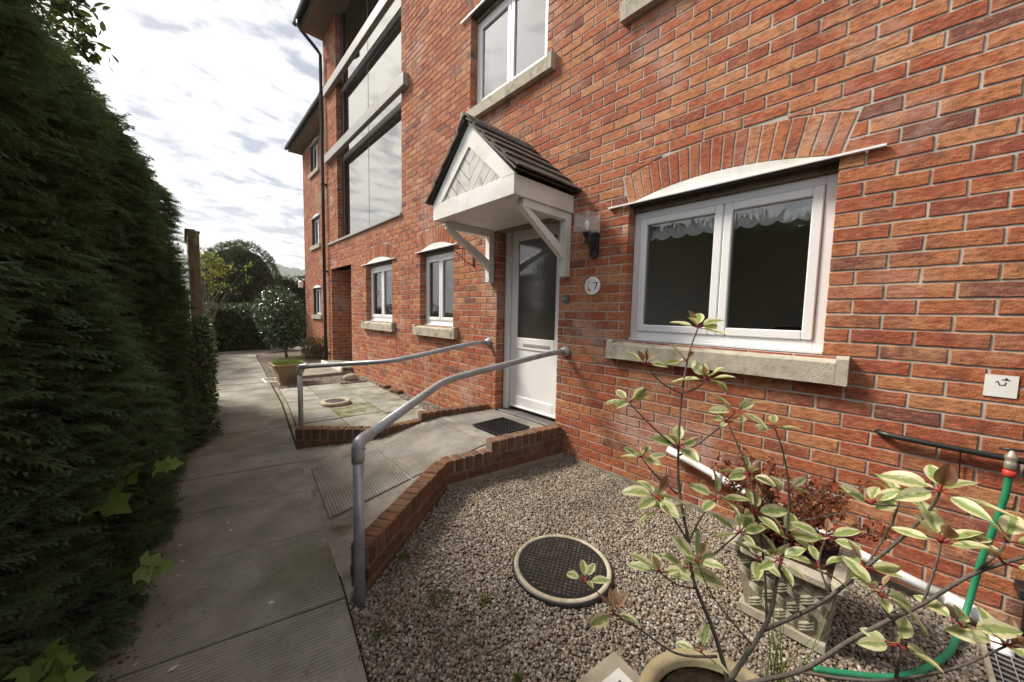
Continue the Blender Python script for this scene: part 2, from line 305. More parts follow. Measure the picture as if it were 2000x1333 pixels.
foliage('laurel_leaf', [(0, (0.042, 0.070, 0.030)), (0.5, (0.060, 0.098, 0.038)), (0.85, (0.092, 0.135, 0.052)), (1, (0.13, 0.16, 0.065))], 0.15, 0.32, 0.5)
foliage('glossy_leaf', [(0, (0.038, 0.075, 0.036)), (0.5, (0.056, 0.105, 0.046)), (0.85, (0.085, 0.140, 0.06)), (1, (0.13, 0.18, 0.08))], 0.12, 0.2, 0.6)
foliage('yellow_leaf', [(0, (0.15, 0.17, 0.045)), (0.5, (0.24, 0.24, 0.06)), (1, (0.34, 0.33, 0.11))], 0.35)
foliage('green_leaf', [(0, (0.08, 0.13, 0.03)), (0.6, (0.13, 0.19, 0.05)), (1, (0.24, 0.26, 0.08))], 0.35)
foliage('spirea_leaf', [(0, (0.09, 0.09, 0.025)), (0.5, (0.13, 0.12, 0.035)), (0.8, (0.17, 0.11, 0.04)), (1, (0.20, 0.08, 0.035))], 0.3)
foliage('red_leaf', [(0, (0.12, 0.030, 0.018)), (0.4, (0.19, 0.050, 0.026)), (0.7, (0.24, 0.085, 0.045)), (0.9, (0.17, 0.10, 0.04)), (1, (0.10, 0.11, 0.035))], 0.3)
foliage('grass_leaf', [(0, (0.09, 0.13, 0.035)), (0.6, (0.16, 0.19, 0.06)), (1, (0.30, 0.28, 0.12))], 0.35)
foliage('moss_leaf', [(0, (0.07, 0.11, 0.015)), (0.6, (0.12, 0.17, 0.03)), (1, (0.20, 0.22, 0.06))], 0.3)
foliage('ivy_leaf', [(0, (0.13, 0.22, 0.05)), (0.5, (0.19, 0.29, 0.08)), (1, (0.28, 0.36, 0.13))], 0.35)

# variegated photinia leaf: green blade, cream margin, young leaves flushed red (object colour R = redness)
t, b, o = mat('variegated_leaf', 0.38, 0.4)
uv = t.n('ShaderNodeUVMap').outputs[0]; s = t.n('ShaderNodeSeparateXYZ', inp={0: uv}); r = t.n('ShaderNodeObjectInfo').outputs['Random']
loc = t.vmath('ADD', uv, t.n('ShaderNodeCombineXYZ', inp={0: t.math('MULTIPLY', r, 31.0), 1: t.math('MULTIPLY', r, 17.0), 2: 0.0}).outputs[0])
ed = t.math('ADD', t.math('ABSOLUTE', t.math('SUBTRACT', s.outputs[1], 0.5)), t.math('MULTIPLY', t.math('SUBTRACT', t.noise(loc, 5.0, 4, 0.6), 0.5), 0.70))
ed = t.math('ADD', ed, t.math('MULTIPLY', t.math('SUBTRACT', t.math('FRACT', t.math('MULTIPLY', r, 5.3)), 0.5), 0.16))
g = t.mix(t.noise(loc, 9.0, 3, 0.6), (0.15, 0.23, 0.06), (0.32, 0.39, 0.14))
c = t.mix(t.ramp(ed, [(0.17, (0, 0, 0)), (0.26, (1, 1, 1))]), g, (0.62, 0.60, 0.36))
vein = t.ramp(t.math('ABSOLUTE', t.math('SUBTRACT', s.outputs[1], 0.5)), [(0.0, (1, 1, 1)), (0.035, (0, 0, 0))])
c = t.mix(t.math('MULTIPLY', vein, 0.5), c, (0.38, 0.42, 0.20))
sv = t.math('SINE', t.math('MULTIPLY', t.math('SUBTRACT', s.outputs[0], t.math('MULTIPLY', t.math('ABSOLUTE', t.math('SUBTRACT', s.outputs[1], 0.5)), 0.5)), 62.0))
c = t.mix(t.math('MULTIPLY', t.ramp(sv, [(0.75, (0, 0, 0)), (1.0, (1, 1, 1))]), 0.22), c, (0.45, 0.48, 0.25))
c = t.mix(t.math('MULTIPLY', t.ramp(t.noise(loc, 14.0, 3, 0.7), [(0.66, (0, 0, 0)), (0.72, (1, 1, 1))]), 0.5), c, (0.16, 0.10, 0.045))
red = t.n('ShaderNodeSeparateColor', inp={0: t.n('ShaderNodeObjectInfo').outputs['Color']}).outputs[0]
c = t.mix(t.math('MULTIPLY', red, t.math('ADD', 0.55, t.math('MULTIPLY', t.noise(loc, 4.0, 2, 0.5), 0.6)), clamp=True), c, (0.26, 0.075, 0.065))
setc(t, b, c)
tl = t.n('ShaderNodeBsdfTranslucent', inp={0: t.mix(1.0, c, (1.2, 1.25, 0.8), 'MULTIPLY')})
mx = t.n('ShaderNodeMixShader', inp={0: 0.3, 1: b.outputs[0], 2: tl.outputs[0]}); t.link(mx.outputs[0], o.inputs[0])

# ------------------------------------------------------------------ object helpers
def link(o, parent=None):
    COL.objects.link(o)
    if parent is not None:                 # everything is built in world coordinates, so undo the parent's own placement
        o.parent = parent
        if parent.parent is None: o.matrix_parent_inverse = Matrix.LocRotScale(parent.location, parent.rotation_euler, None).inverted()
    return o
def tag(o, label, cat=None, group=None, kind=None):
    if label: o['label'] = label
    if cat: o['category'] = cat
    if group: o['group'] = group
    if kind: o['kind'] = kind
    return o
def thing(name, label, cat, loc=(0, 0, 0), group=None, rz=0.0):
    o = bpy.data.objects.new(name, None); o.location = loc; o.rotation_euler = (0, 0, rz); link(o)
    o.empty_display_size = 0.05
    return tag(o, label, cat, group)

class MB:
    def __init__(s): s.v = []; s.f = []; s.r = []
    def add(s, vs, fs, r=0.0):
        k = len(s.v); s.v += [tuple(map(float, x)) for x in vs]; s.f += [tuple(i + k for i in f) for f in fs]; s.r += [r] * len(fs)
        return s
    def box(s, a, b, r=0.0, bev=0.0):
        (x0, y0, z0), (x1, y1, z1) = a, b
        x0, x1 = min(x0, x1), max(x0, x1); y0, y1 = min(y0, y1), max(y0, y1); z0, z1 = min(z0, z1), max(z0, z1)
        if bev <= 0:
            return s.add([(x0, y0, z0), (x1, y0, z0), (x1, y1, z0), (x0, y1, z0), (x0, y0, z1), (x1, y0, z1), (x1, y1, z1), (x0, y1, z1)],
                         [(0, 3, 2, 1), (4, 5, 6, 7), (0, 1, 5, 4), (1, 2, 6, 5), (2, 3, 7, 6), (3, 0, 4, 7)], r)
        e = min(bev, (x1 - x0) / 2.01, (y1 - y0) / 2.01, (z1 - z0) / 2.01); vs = []; idx = {}
        def V(p):
            if p not in idx: idx[p] = len(vs); vs.append(p)
            return idx[p]
        fs = []
        X = ((x0, x0 + e), (x1, x1 - e)); Y = ((y0, y0 + e), (y1, y1 - e)); Z = ((z0, z0 + e), (z1, z1 - e))
        def px(i, j, k): return V((X[i][0], Y[j][1], Z[k][1]))
        def py(i, j, k): return V((X[i][1], Y[j][0], Z[k][1]))
        def pz(i, j, k): return V((X[i][1], Y[j][1], Z[k][0]))
        fs += [(px(0,0,0), px(0,0,1), px(0,1,1), px(0,1,0)), (px(1,0,0), px(1,1,0), px(1,1,1), px(1,0,1)),
               (py(0,0,0), py(1,0,0), py(1,0,1), py(0,0,1)), (py(0,1,0), py(0,1,1), py(1,1,1), py(1,1,0)),
               (pz(0,0,0), pz(0,1,0), pz(1,1,0), pz(1,0,0)), (pz(0,0,1), pz(1,0,1), pz(1,1,1), pz(0,1,1))]
        for j in (0, 1):
            for k in (0, 1):
                fs.append((py(0,j,k), py(1,j,k), pz(1,j,k), pz(0,j,k)))
        for i in (0, 1):
            for k in (0, 1): fs.append((px(i,0,k), px(i,1,k), pz(i,1,k), pz(i,0,k)))
            for j in (0, 1): fs.append((px(i,j,0), px(i,j,1), py(i,j,1), py(i,j,0)))
            for j in (0, 1):
                for k in (0, 1): fs.append((px(i,j,k), py(i,j,k), pz(i,j,k)))
        return s.add(vs, fs, r)
    def prism(s, poly, axis, a, b, r=0.0):       # polygon (2-D) extruded along axis from a to b
        n = len(poly)
        def P(q, h): return {'x': (h, q[0], q[1]), 'y': (q[0], h, q[1]), 'z': (q[0], q[1], h)}[axis]
        vs = [P(q, a) for q in poly] + [P(q, b) for q in poly]
        return s.add(vs, [tuple(range(n)), tuple(range(2 * n - 1, n - 1, -1))] + [(i, i + n, (i + 1) % n + n, (i + 1) % n) for i in range(n)], r)
    def tube(s, pts, rad, n=10, caps=True, r=0.0):
        pts = [Vector(p) for p in pts]; k = len(s.v)
        rad = list(rad) if hasattr(rad, '__len__') else [rad] * len(pts)
        tans = []
        for i in range(len(pts)):
            a = pts[max(i - 1, 0)]; c = pts[min(i + 1, len(pts) - 1)]; tans.append((c - a).normalized())
        nrm = tans[0].orthogonal().normalized()
        for i, (p, tn) in enumerate(zip(pts, tans)):
            nrm = (nrm - tn * nrm.dot(tn)); nrm = nrm.normalized() if nrm.length > 1e-6 else tn.orthogonal().normalized()
            bn = tn.cross(nrm)
            for j in range(n):
                a = 2 * math.pi * j / n; q = p + (nrm * math.cos(a) + bn * math.sin(a)) * rad[i]; s.v.append(tuple(q))
        for i in range(len(pts) - 1):
            for j in range(n):
                s.f.append((k + i * n + j, k + i * n + (j + 1) % n, k + (i + 1) * n + (j + 1) % n, k + (i + 1) * n + j)); s.r.append(r)
        if caps:
            s.f.append(tuple(k + j for j in range(n - 1, -1, -1))); s.r.append(r)
            e = k + (len(pts) - 1) * n; s.f.append(tuple(e + j for j in range(n))); s.r.append(r)
        return s
    def lathe(s, prof, c=(0, 0, 0), n=32, r=0.0, axis='z'):
        k = len(s.v)
        for (rr, h) in prof:
            for j in range(n):
                a = 2 * math.pi * j / n; x, y = rr * math.cos(a), rr * math.sin(a)
                q = (x, y, h) if axis == 'z' else (h, x, y)
                s.v.append((c[0] + q[0], c[1] + q[1], c[2] + q[2]))
        for i in range(len(prof) - 1):
            for j in range(n):
                s.f.append((k + i * n + j, k + i * n + (j + 1) % n, k + (i + 1) * n + (j + 1) % n, k + (i + 1) * n + j)); s.r.append(r)
        for i, rev in ((0, True), (len(prof) - 1, False)):
            if prof[i][0] > 1e-5:
                f = [k + i * n + j for j in range(n)]; s.f.append(tuple(f[::-1] if rev else f)); s.r.append(r)
        return s
    def mesh(s, name, material, smooth=False):
        me = bpy.data.meshes.new(name); me.from_pydata(s.v, [], s.f)
        me.materials.append(MATS[material])
        if any(s.r):
            a = me.attributes.new('rnd', 'FLOAT', 'FACE'); a.data.foreach_set('value', s.r)
        if smooth: me.polygons.foreach_set('use_smooth', [True] * len(me.polygons))
        me.update(); return me
    def build(s, name, material, parent=None, smooth=False, loc=None):
        o = bpy.data.objects.new(name, s.mesh(name, material, smooth)); link(o, parent)
        if loc is not None: o.location = loc
        return o
def box(name, a, b, material, parent=None, bev=0.0): return MB().box(a, b, 0.0, bev).build(name, material, parent)
def smooth_obj(o): o.data.polygons.foreach_set('use_smooth', [True] * len(o.data.polygons)); return o
def struct(o): o['kind'] = 'structure'; return o

def batch(name, material, tv, tf, mats, rn, parent=None, smooth=False):
    """many copies of one small template (tv verts, tf equal-size faces) as one mesh; mats (N,3,4)"""
    tv = np.asarray(tv, float); tf = np.asarray(tf, int); N = len(mats); nv = len(tv); nf, fs = tf.shape
    V = np.einsum('nij,vj->nvi', mats[:, :, :3], tv) + mats[:, None, :, 3]
    F = (tf[None] + (np.arange(N) * nv)[:, None, None]).reshape(-1)
    me = bpy.data.meshes.new(name); me.vertices.add(N * nv); me.vertices.foreach_set('co', V.reshape(-1).astype(np.float32))
    me.loops.add(N * nf * fs); me.loops.foreach_set('vertex_index', F.astype(np.int32))
    me.polygons.add(N * nf); me.polygons.foreach_set('loop_start', (np.arange(N * nf) * fs).astype(np.int32))
    me.materials.append(MATS[material])
    a = me.attributes.new('rnd', 'FLOAT', 'FACE'); a.data.foreach_set('value', np.repeat(rn, nf).astype(np.float32))
    if smooth: me.polygons.foreach_set('use_smooth', np.ones(N * nf, bool))
    me.update(calc_edges=True); o = bpy.data.objects.new(name, me); link(o, parent); return o
def frames(pos, fwd, up, scale):
    """(N,3,4) matrices: local X -> fwd, Z close to up"""
    f = fwd / np.linalg.norm(fwd, axis=1, keepdims=True); s = np.cross(up, f); s /= np.maximum(np.linalg.norm(s, axis=1, keepdims=True), 1e-6); u = np.cross(f, s)
    sc_ = np.asarray(scale)
    if sc_.ndim == 1: sc_ = np.stack([sc_] * 3, 1)
    M = np.empty((len(pos), 3, 4)); M[:, :, 0] = f * sc_[:, :1]; M[:, :, 1] = s * sc_[:, 1:2]; M[:, :, 2] = u * sc_[:, 2:]; M[:, :, 3] = pos
    return M
def unit(n): v = RNG.normal(size=(n, 3)); return v / np.linalg.norm(v, axis=1, keepdims=True)

# leaf templates (length 1 along X)
LEAF_V = np.array([(0, 0, 0), (.3, .2, .05), (.3, -.2, .05), (.32, 0, -.01), (.68, .19, .03), (.68, -.19, .03), (.68, 0, -.02), (1, 0, -.09)])
LEAF_F = np.array([(0, 3, 1), (0, 2, 3), (1, 3, 4), (3, 6, 4), (2, 5, 3), (3, 5, 6), (4, 6, 7), (5, 7, 6)])
def frond_template(pairs=9, droop=.25, w=.27, thick=.031):
    v = []; f = []
    def blade(a, d, L, wd, z0, z1):
        d = d / np.linalg.norm(d); s = np.array([-d[1], d[0], 0]) * wd; k = len(v)
        v.extend([a, a + d * L * .45 + s + (0, 0, z0), a + d * L * .45 - s + (0, 0, z0), a + d * L + (0, 0, z1)]); f.extend([(k, k + 2, k + 1), (k + 1, k + 2, k + 3)])
    for i in range(pairs):
        t_ = .08 + .82 * i / (pairs - 1); L = w * (1.15 - .75 * t_) * (0.8 + .4 * ((i * 37) % 7) / 7); z = -droop * t_ * t_
        for sgn in (1, -1):
            blade(np.array([t_, 0, z]), np.array([.75, sgn * .8, 0]), L, thick, .01, -.06)
            if L > .18:
                a = np.array([t_ + L * .30, sgn * L * .32, z]); blade(a, np.array([.95, sgn * .2, 0]), L * .55, thick * .8, .0, -.05)
    for k in range(3):
        a = np.array([.33 * k, 0, -droop * (.33 * k) ** 2]); blade(a, np.array([1., 0, 0]), .40, thick * .9, -.02, -.06)
    return np.array(v), np.array(f)
FROND_V, FROND_F = frond_template()

# ================================================================== GROUND
PR = np.array([(-6, -3.05), (-4, -2.77), (-2, -2.51), (0, -2.25), (.91, -2.12), (1.345, -2.055), (2.0, -1.975), (3.15, -1.852), (4.25, -1.733), (5.4, -1.60), (7.4, -1.45), (9.2, -1.30), (11.6, -1.13), (12.4, -1.02)])
def path_x(y): return float(np.interp(y, PR[:, 0], PR[:, 1]))          # right-hand edge of the path
g = MB().add([(-900, -900, -.075), (1500, -900, -.075), (1500, 1500, -.075), (-900, 1500, -.075)], [(0, 1, 2, 3)]).build('ground', 'ground_soil')
struct(g); g['label'] = 'dark soil ground under the hedges and beds'
# footpath of ribbed concrete slabs
path = MB()
ys = list(np.arange(-6, 12.5, .5))
path.add([(path_x(y) + .0, y, -.055) for y in ys] + [(path_x(y) - 1.12, y + .22, -.055) for y in ys], [(i, i + 1, len(ys) + i + 1, len(ys) + i) for i in range(len(ys) - 1)])
path_o = struct(path.build('path', 'soil')); path_o['label'] = 'narrow ribbed concrete footpath between the hedge and the gravel garden'
JY = [-3.95, -3.35, -2.75, -2.15, -1.60, -1.0, -.42, .16, .76, 1.365, 1.973, 2.557, 3.153, 3.693, 4.27] + [4.27 + .6 * k for k in range(1, 14)]
def slab_mesh(name, quad, top, thick, material, gap=.004, nx=6, tilt=(0, 0)):
    q = [np.array(p, float) for p in quad]; c = sum(q) / 4; mb = MB(); q2 = []
    for p in q:
        d = c - p; q2.append(p + d / np.linalg.norm(d) * gap * 1.4)
    def zt(p): return top + tilt[0] * (p[0] - c[0]) + tilt[1] * (p[1] - c[1])
    ring = lambda k, z: [((p + (c - p) / np.linalg.norm(c - p) * k)) for p in q2]
    v = []; e = .005
    for p in q2: v.append((*p, top - thick))
    for p in q2: v.append((*p, zt(p) - e))
    for p in ring(e * 1.4, 0): v.append((*p, zt(p)))
    fs = [(i, (i + 1) % 4, 4 + (i + 1) % 4, 4 + i) for i in range(4)] + [(4 + i, 4 + (i + 1) % 4, 8 + (i + 1) % 4, 8 + i) for i in range(4)] + [(8, 9, 10, 11)]
    ax = q[1] - q[0]; ang = math.atan2(ax[1], ax[0])
    ca, sa = math.cos(-ang), math.sin(-ang)
    vl = [((x - c[0]) * ca - (y - c[1]) * sa, (x - c[0]) * sa + (y - c[1]) * ca, z) for x, y, z in v]
    me = MB().add(vl, fs).mesh(name, material)
    o = bpy.data.objects.new(name, me); o.location = (c[0], c[1], 0); o.rotation_euler = (0, 0, ang); return o
for j in range(len(JY) - 1):
    y0, y1 = JY[j], JY[j + 1]; W_ = 1.10
    quad = [(path_x(y0) - W_, y0 + .235), (path_x(y0), y0), (path_x(y1), y1), (path_x(y1) - W_, y1 + .235)]
    o = slab_mesh('paving_slab', quad, random.uniform(-.002, .003), .05, 'path_concrete', .006, tilt=(random.uniform(-.003, .003), random.uniform(-.004, .004)))
    link(o, path_o)
far_path = MB().add([(-2.2, 11.9, -.012), (-1.06, 12.0, -.012), (-.45, 12.75, -.012), (.9, 13.2, -.012), (1.6, 13.6, -.012), (1.4, 14.6, -.012), (-.3, 14.0, -.012), (-2.1, 13.4, -.012)], [tuple(range(8))]).build('path', 'path_concrete')
struct(far_path); far_path['label'] = 'far end of the footpath turning behind the camellia'

# gravel beds
def gsheet(name, poly, z, label, material='gravel_base'):
    o = struct(MB().add([(x, y, z) for x, y in poly], [tuple(range(len(poly)))]).build(name, material)); o['label'] = label; return o
near_poly = [(path_x(y), y) for y in (-4, -3, -2, -1, 0, .91, 1.345, 1.5)] + [(-1.2, 2.0), (-.05, 2.0), (.05, 2.0), (.05, -4)]
gsheet('gravel_bed', near_poly, -.016, 'gravel bed below the large ground-floor window')
far_poly = [(path_x(y) + .004, y) for y in (6.3, 7.4, 9.2, 11.6)] + [(-.9, 12.2), (1.05, 13.1), (1.05, 9.2), (.05, 9.2), (.05, 2.9), (-.45, 2.9), (-.2, 4.5), (-.1, 6.3)]
gsheet('gravel_bed', far_poly, -.006, 'gravel bed around the far pots and camellia')

ICO = []
ph = (1 + 5 ** .5) / 2
ICO_V = np.array([(-1, ph, 0), (1, ph, 0), (-1, -ph, 0), (1, -ph, 0), (0, -1, ph), (0, 1, ph), (0, -1, -ph), (0, 1, -ph), (ph, 0, -1), (ph, 0, 1), (-ph, 0, -1), (-ph, 0, 1)]) / 1.902
ICO_F = np.array([(0, 11, 5), (0, 5, 1), (0, 1, 7), (0, 7, 10), (0, 10, 11), (1, 5, 9), (5, 11, 4), (11, 10, 2), (10, 7, 6), (7, 1, 8), (3, 9, 4), (3, 4, 2), (3, 2, 6), (3, 6, 8), (3, 8, 9), (4, 9, 5), (2, 4, 11), (6, 2, 10), (8, 6, 7), (9, 8, 1)])
def seg_side(P, a, b):      # >0 to the left of a->b
    return (b[0] - a[0]) * (P[:, 1] - a[1]) - (b[1] - a[1]) * (P[:, 0] - a[0])
NEAR_WALL = [(0.0, 1.825), (-.765, 1.925), (-1.165, 1.985), (-1.985, 1.395)]     # centre line of the low wall next to the near gravel
FAR_WALL = [(0.0, 2.89), (-.80, 3.02), (-1.22, 3.04), (-1.80, 3.53)]
def pebbles(name, xr, yr, dens, size, test, z, seed, label):
    rg = np.random.default_rng(seed); n = int((xr[1] - xr[0]) * (yr[1] - yr[0]) * dens)
    P = np.stack([rg.uniform(*xr, n), rg.uniform(*yr, n)], 1); P = P[test(P)]; n = len(P)
    s = rg.uniform(.62, 1.35, n) ** 1.3 * size
    q = unit(n); q[:, 2] *= .35; upv = unit(n) * .55 + np.array([0, 0, 1.0])
    M = frames(np.column_stack([P, z + s * .35 + rg.uniform(-.3, .45, n) * size]), q, upv, np.stack([s * rg.uniform(.85, 1.4, n), s * rg.uniform(.8, 1.1, n), s * rg.uniform(.55, .85, n)], 1))
    o = batch(name, 'pebble', ICO_V, ICO_F, M, rg.random(n), smooth=True)
    tag(o, label, 'gravel', kind='stuff'); return o
def near_test(P):
    px = np.interp(P[:, 1], PR[:, 0], PR[:, 1]); k = P[:, 0] > px + .006
    k &= P[:, 0] < -.004
    lim = np.interp(P[:, 0], [-2.1, -1.985, -1.165, -.765, 0], [1.30, 1.325, 1.93, 1.868, 1.77]); k &= P[:, 1] < lim
    k &= ((P[:, 0] + 1.15) / .255) ** 2 + ((P[:, 1] - .835) / .255) ** 2 > 1
    return k
pebbles('gravel', (-2.4, 0), (-.9, 2.0), 13200, .0062, near_test, -.014, 3, 'rounded brown and cream pea gravel beside the low ramp wall')
def far_test(P):
    px = np.interp(P[:, 1], PR[:, 0], PR[:, 1]); k = (P[:, 0] > px + .06) & (P[:, 0] < -.003)
    patio_r = np.interp(P[:, 1], [3.0, 4.6, 6.4], [-.36, -.17, -.06]); k &= (P[:, 1] > 6.42) | (P[:, 0] > patio_r)
    k &= P[:, 1] > np.interp(P[:, 0], [-.8, 0], [3.10, 2.97])
    k &= ~((P[:, 1] > 7.25) & (P[:, 1] < 9.0) & (P[:, 0] > -1.25))
    return k
pebbles('gravel', (-1.6, 0), (3.0, 9.6), 4200, .0095, far_test, -.006, 4, 'loose gravel around the grey flagged patio and trough')

# patio of grey flags
patio = struct(MB().add([(-1.78, 3.45, -.002), (-1.2, 3.0, -.002), (-.45, 3.0, -.002), (-.1, 6.42, -.002), (-1.52, 6.55, -.002)], [(0, 1, 2, 3, 4)]).build('patio', 'soil'))
patio['label'] = 'small patio of grey riven flagstones beyond the ramp'
pa = R(-3.77)      # the flags run parallel to the path
def pat(a, b_):    # local patio coords -> world
    return (-1.227 + a * math.cos(pa) - b_ * math.sin(pa), 3.89 + a * math.sin(pa) + b_ * math.cos(pa))
cols = [-.50, 0.0, .497, .98]; rows = [-.92, -.28, .30, .88, 1.46, 2.04, 2.50]
MOSS = {(1, 0): 1.0, (1, 2): 1.0, (0, 0): .35, (0, 1): .4, (2, 1): .3, (2, 0): .55, (1, 1): .12, (2, 3): .2}
for i in range(3):
    for j in range(6):
        a0, a1, b0, b1 = cols[i], cols[i + 1], rows[j], rows[j + 1]
        sh = (0.0, .0, -.10)[i]
        q = [pat(a0, b0 + sh), pat(a1, b0 + sh), pat(a1, b1 + sh), pat(a0, b1 + sh)]
        # stay behind the low wall
        if i == 2 and j == 0: q[0], q[1] = pat(a0, -.62), pat(a1 - .12, -.60)
        if i == 1 and j == 0: q[0], q[1] = pat(a0, -.70), pat(a1, -.72)
        if i == 0 and j == 0: q[0], q[1] = pat(a0 - .02, -.22), pat(a1, -.66)
        if i == 0: q[0] = (path_x(q[0][1]) + .055, q[0][1]); q[3] = (path_x(q[3][1]) + .055, q[3][1])
        o = slab_mesh('flagstone', q, .022 + random.uniform(-.004, .005), .04, 'flagstone', .006, tilt=(random.uniform(-.008, .008), random.uniform(-.008, .008)))
        link(o, patio); o.color = (1, MOSS.get((i, j), 0.05), 0, 1)
k = MB(); yk = [3.55, 4.2, 4.8, 5.4, 6.0, 6.6]
for a, c in zip(yk[:-1], yk[1:]):
    q = [(path_x(a) + .006, a + .006), (path_x(a) + .05, a + .006), (path_x(c) + .05, c), (path_x(c) + .006, c)]
    k.prism(q, 'z', -.06, .016)
kb = struct(k.build('kerb', 'kerb')); kb['label'] = 'thin pale concrete kerb between patio and footpath'

# concrete ramp up to the door
def ramp_z(x): return float(np.interp(x, [-2.1, -1.86, -.72, -.6, .3], [-.012, .0, .205, .222, .226]))
rp = MB(); xs = [-2.03, -1.86, -1.5, -1.2, -.9, -.72, -.6, 0.02]
yl = lambda x: float(np.interp(x, [p[0] for p in NEAR_WALL][::-1], [p[1] for p in NEAR_WALL][::-1]))
yh = lambda x: float(np.interp(x, [p[0] for p in FAR_WALL][::-1], [p[1] for p in FAR_WALL][::-1]))
vs = []
for x in xs:
    lo = max(yl(x), 0); hi = yh(x)
    if x < -1.9: hi = 3.3
    z = ramp_z(x) - .008
    vs += [(x, lo, z), (x, (lo + hi) / 2, z), (x, hi, z)]
rp.add(vs, [(3 * i + j, 3 * i + j + 1, 3 * i + j + 4, 3 * i + j + 3) for i in range(len(xs) - 1) for j in (0, 1)])
# infill strip that meets the path edge
rp.add([(path_x(1.38) + .003, 1.38, -.014), (-1.9, 1.45, -.012), (-1.86, 2.0, -.008), (path_x(2.1) + .003, 2.1, -.014)], [(0, 1, 2, 3)])
rp.add([(path_x(2.1) + .003, 2.1, -.014), (-1.86, 2.0, -.0085), (-1.82, 3.6, -.0085), (path_x(3.55) + .003, 3.55, -.014)], [(0, 1, 2, 3)])
ramp = struct(rp.build('ramp', 'concrete')); ramp['label'] = 'sloping concrete ramp between two low brick walls'
def ramp_slab(quad, name='paving_slab'):
    o = slab_mesh(name, quad, 0, .03, 'ramp_concrete', .003); me = o.data
    ca, sa = math.cos(o.rotation_euler[2]), math.sin(o.rotation_euler[2])
    for v in me.vertices:
        wx = o.location[0] + v.co.x * ca - v.co.y * sa; v.co.z += ramp_z(wx) + .002
    link(o, ramp)
ramp_slab([(-1.37, 2.08), (-1.36, 2.79), (-1.835, 2.93), (-1.93, 2.09)][::-1])
ramp_slab([(-.71, 2.03), (-.71, 2.90), (-1.35, 2.79), (-1.36, 2.085)][::-1])
ramp_slab([(-.02, 1.90), (-.02, 2.80), (-.70, 2.90), (-.70, 2.03)][::-1])

# ================================================================== BRICKWORK
GAUGE, BL = .075, .225
def clip(poly, n, d):       # keep points with n.p > d
    out = []
    for i in range(len(poly)):
        a, b_ = poly[i], poly[(i + 1) % len(poly)]; fa = n[0] * a[0] + n[1] * a[1] - d; fb = n[0] * b_[0] + n[1] * b_[1] - d
        if fa >= 0: out.append(a)
        if fa * fb < 0:
            t_ = fa / (fa - fb); out.append((a[0] + (b_[0] - a[0]) * t_, a[1] + (b_[1] - a[1]) * t_))
    return out
class Arch:
    def __init__(s, y0, y1, zh, rise, ring=.215):
        s.yc = (y0 + y1) / 2; s.a = (y1 - y0) / 2; s.zh = zh; s.h = rise; s.R = (s.a ** 2 + rise ** 2) / (2 * rise); s.zc = zh + rise - s.R
        s.te = math.asin(s.a / s.R); s.Ro = s.R + ring; s.ze = s.zc + s.Ro * math.cos(s.te); s.ring = ring
    def voussoirs(s):
        n = max(7, round(2 * s.te * (s.R + s.ring * .5) / .069)); out = []; gap = .0045
        for i in range(n):
            a0 = -s.te + 2 * s.te * i / n; a1 = -s.te + 2 * s.te * (i + 1) / n; P = []
            for rr, aa, sg in ((s.R + .003, a0, 1), (s.R + .003, a1, -1), (s.Ro, a1, -1), (s.Ro, a0, 1)):
                aa2 = aa + sg * gap / rr; P.append((s.yc + rr * math.sin(aa2), s.zc + rr * math.cos(aa2)))
            out.append(P)
        return out
    def cut(s, y0, y1, z0, z1):
        if z1 <= s.zh + .002 or z0 >= s.zh + s.h + s.ring + .01 or y1 < s.yc - s.Ro * math.sin(s.te) - .01 or y0 > s.yc + s.Ro * math.sin(s.te) + .01: return None
        rect = [(y0, z0), (y1, z0), (y1, z1), (y0, z1)]; res = []
        if (z0 + z1) / 2 < s.ze:
            for sg in (1, -1):
                n = (sg * math.cos(s.te), -math.sin(s.te)); d = n[0] * s.yc + n[1] * s.zc + .009; P = clip(rect, n, d)
                if len(P) >= 3:
                    w_ = max(p[0] for p in P) - min(p[0] for p in P)
                    if w_ > .018: res.append(P)
        else:
            N = 9; top = z1; pts = []
            for i in range(N):
                y = y0 + (y1 - y0) * i / (N - 1); dy = y - s.yc
                e = s.zc + math.sqrt(max(s.Ro ** 2 - dy * dy, 0)) + .010 if abs(dy) < s.Ro * math.sin(s.te) else 0
                pts.append((y, max(z0, e)))
            run = []
            for q in pts + [(None, 1e9)]:
                if q[1] < top - .012: run.append(q)
                else:
                    if len(run) >= 2: res.append(run + [(run[-1][0], top), (run[0][0], top)])
                    run = []
        return res
def refine(P, jit, rg, step=.07):
    out = []
    for i in range(len(P)):
        a, b_ = P[i], P[(i + 1) % len(P)]; L = math.hypot(b_[0] - a[0], b_[1] - a[1]); n = max(1, int(round(L / step))) if step else 1
        for k_ in range(n):
            t_ = k_ / n; out.append((a[0] + (b_[0] - a[0]) * t_ + rg.uniform(-jit, jit), a[1] + (b_[1] - a[1]) * t_ + rg.uniform(-jit, jit)))
    return out
def piece_geo(P, x0, depth, bev=.0028, out=0.0):
    """front polygon P in (y,z) on plane x0 facing -X"""
    n = len(P); cy = sum(p[0] for p in P) / n; cz = sum(p[1] for p in P) / n
    v = [(x0 + depth, *p) for p in P] + [(x0 - out + bev, *p) for p in P]
    for p in P:
        dy, dz = cy - p[0], cz - p[1]
        v.append((x0 - out, p[0] + max(-bev, min(bev, dy)), p[1] + max(-bev, min(bev, dz))))
    f = [(i, n + i, n + (i + 1) % n, (i + 1) % n) for i in range(n)] + [(n + i, 2 * n + i, 2 * n + (i + 1) % n, n + (i + 1) % n) for i in range(n)] + [tuple(2 * n + i for i in range(n - 1, -1, -1))]
    return v, f
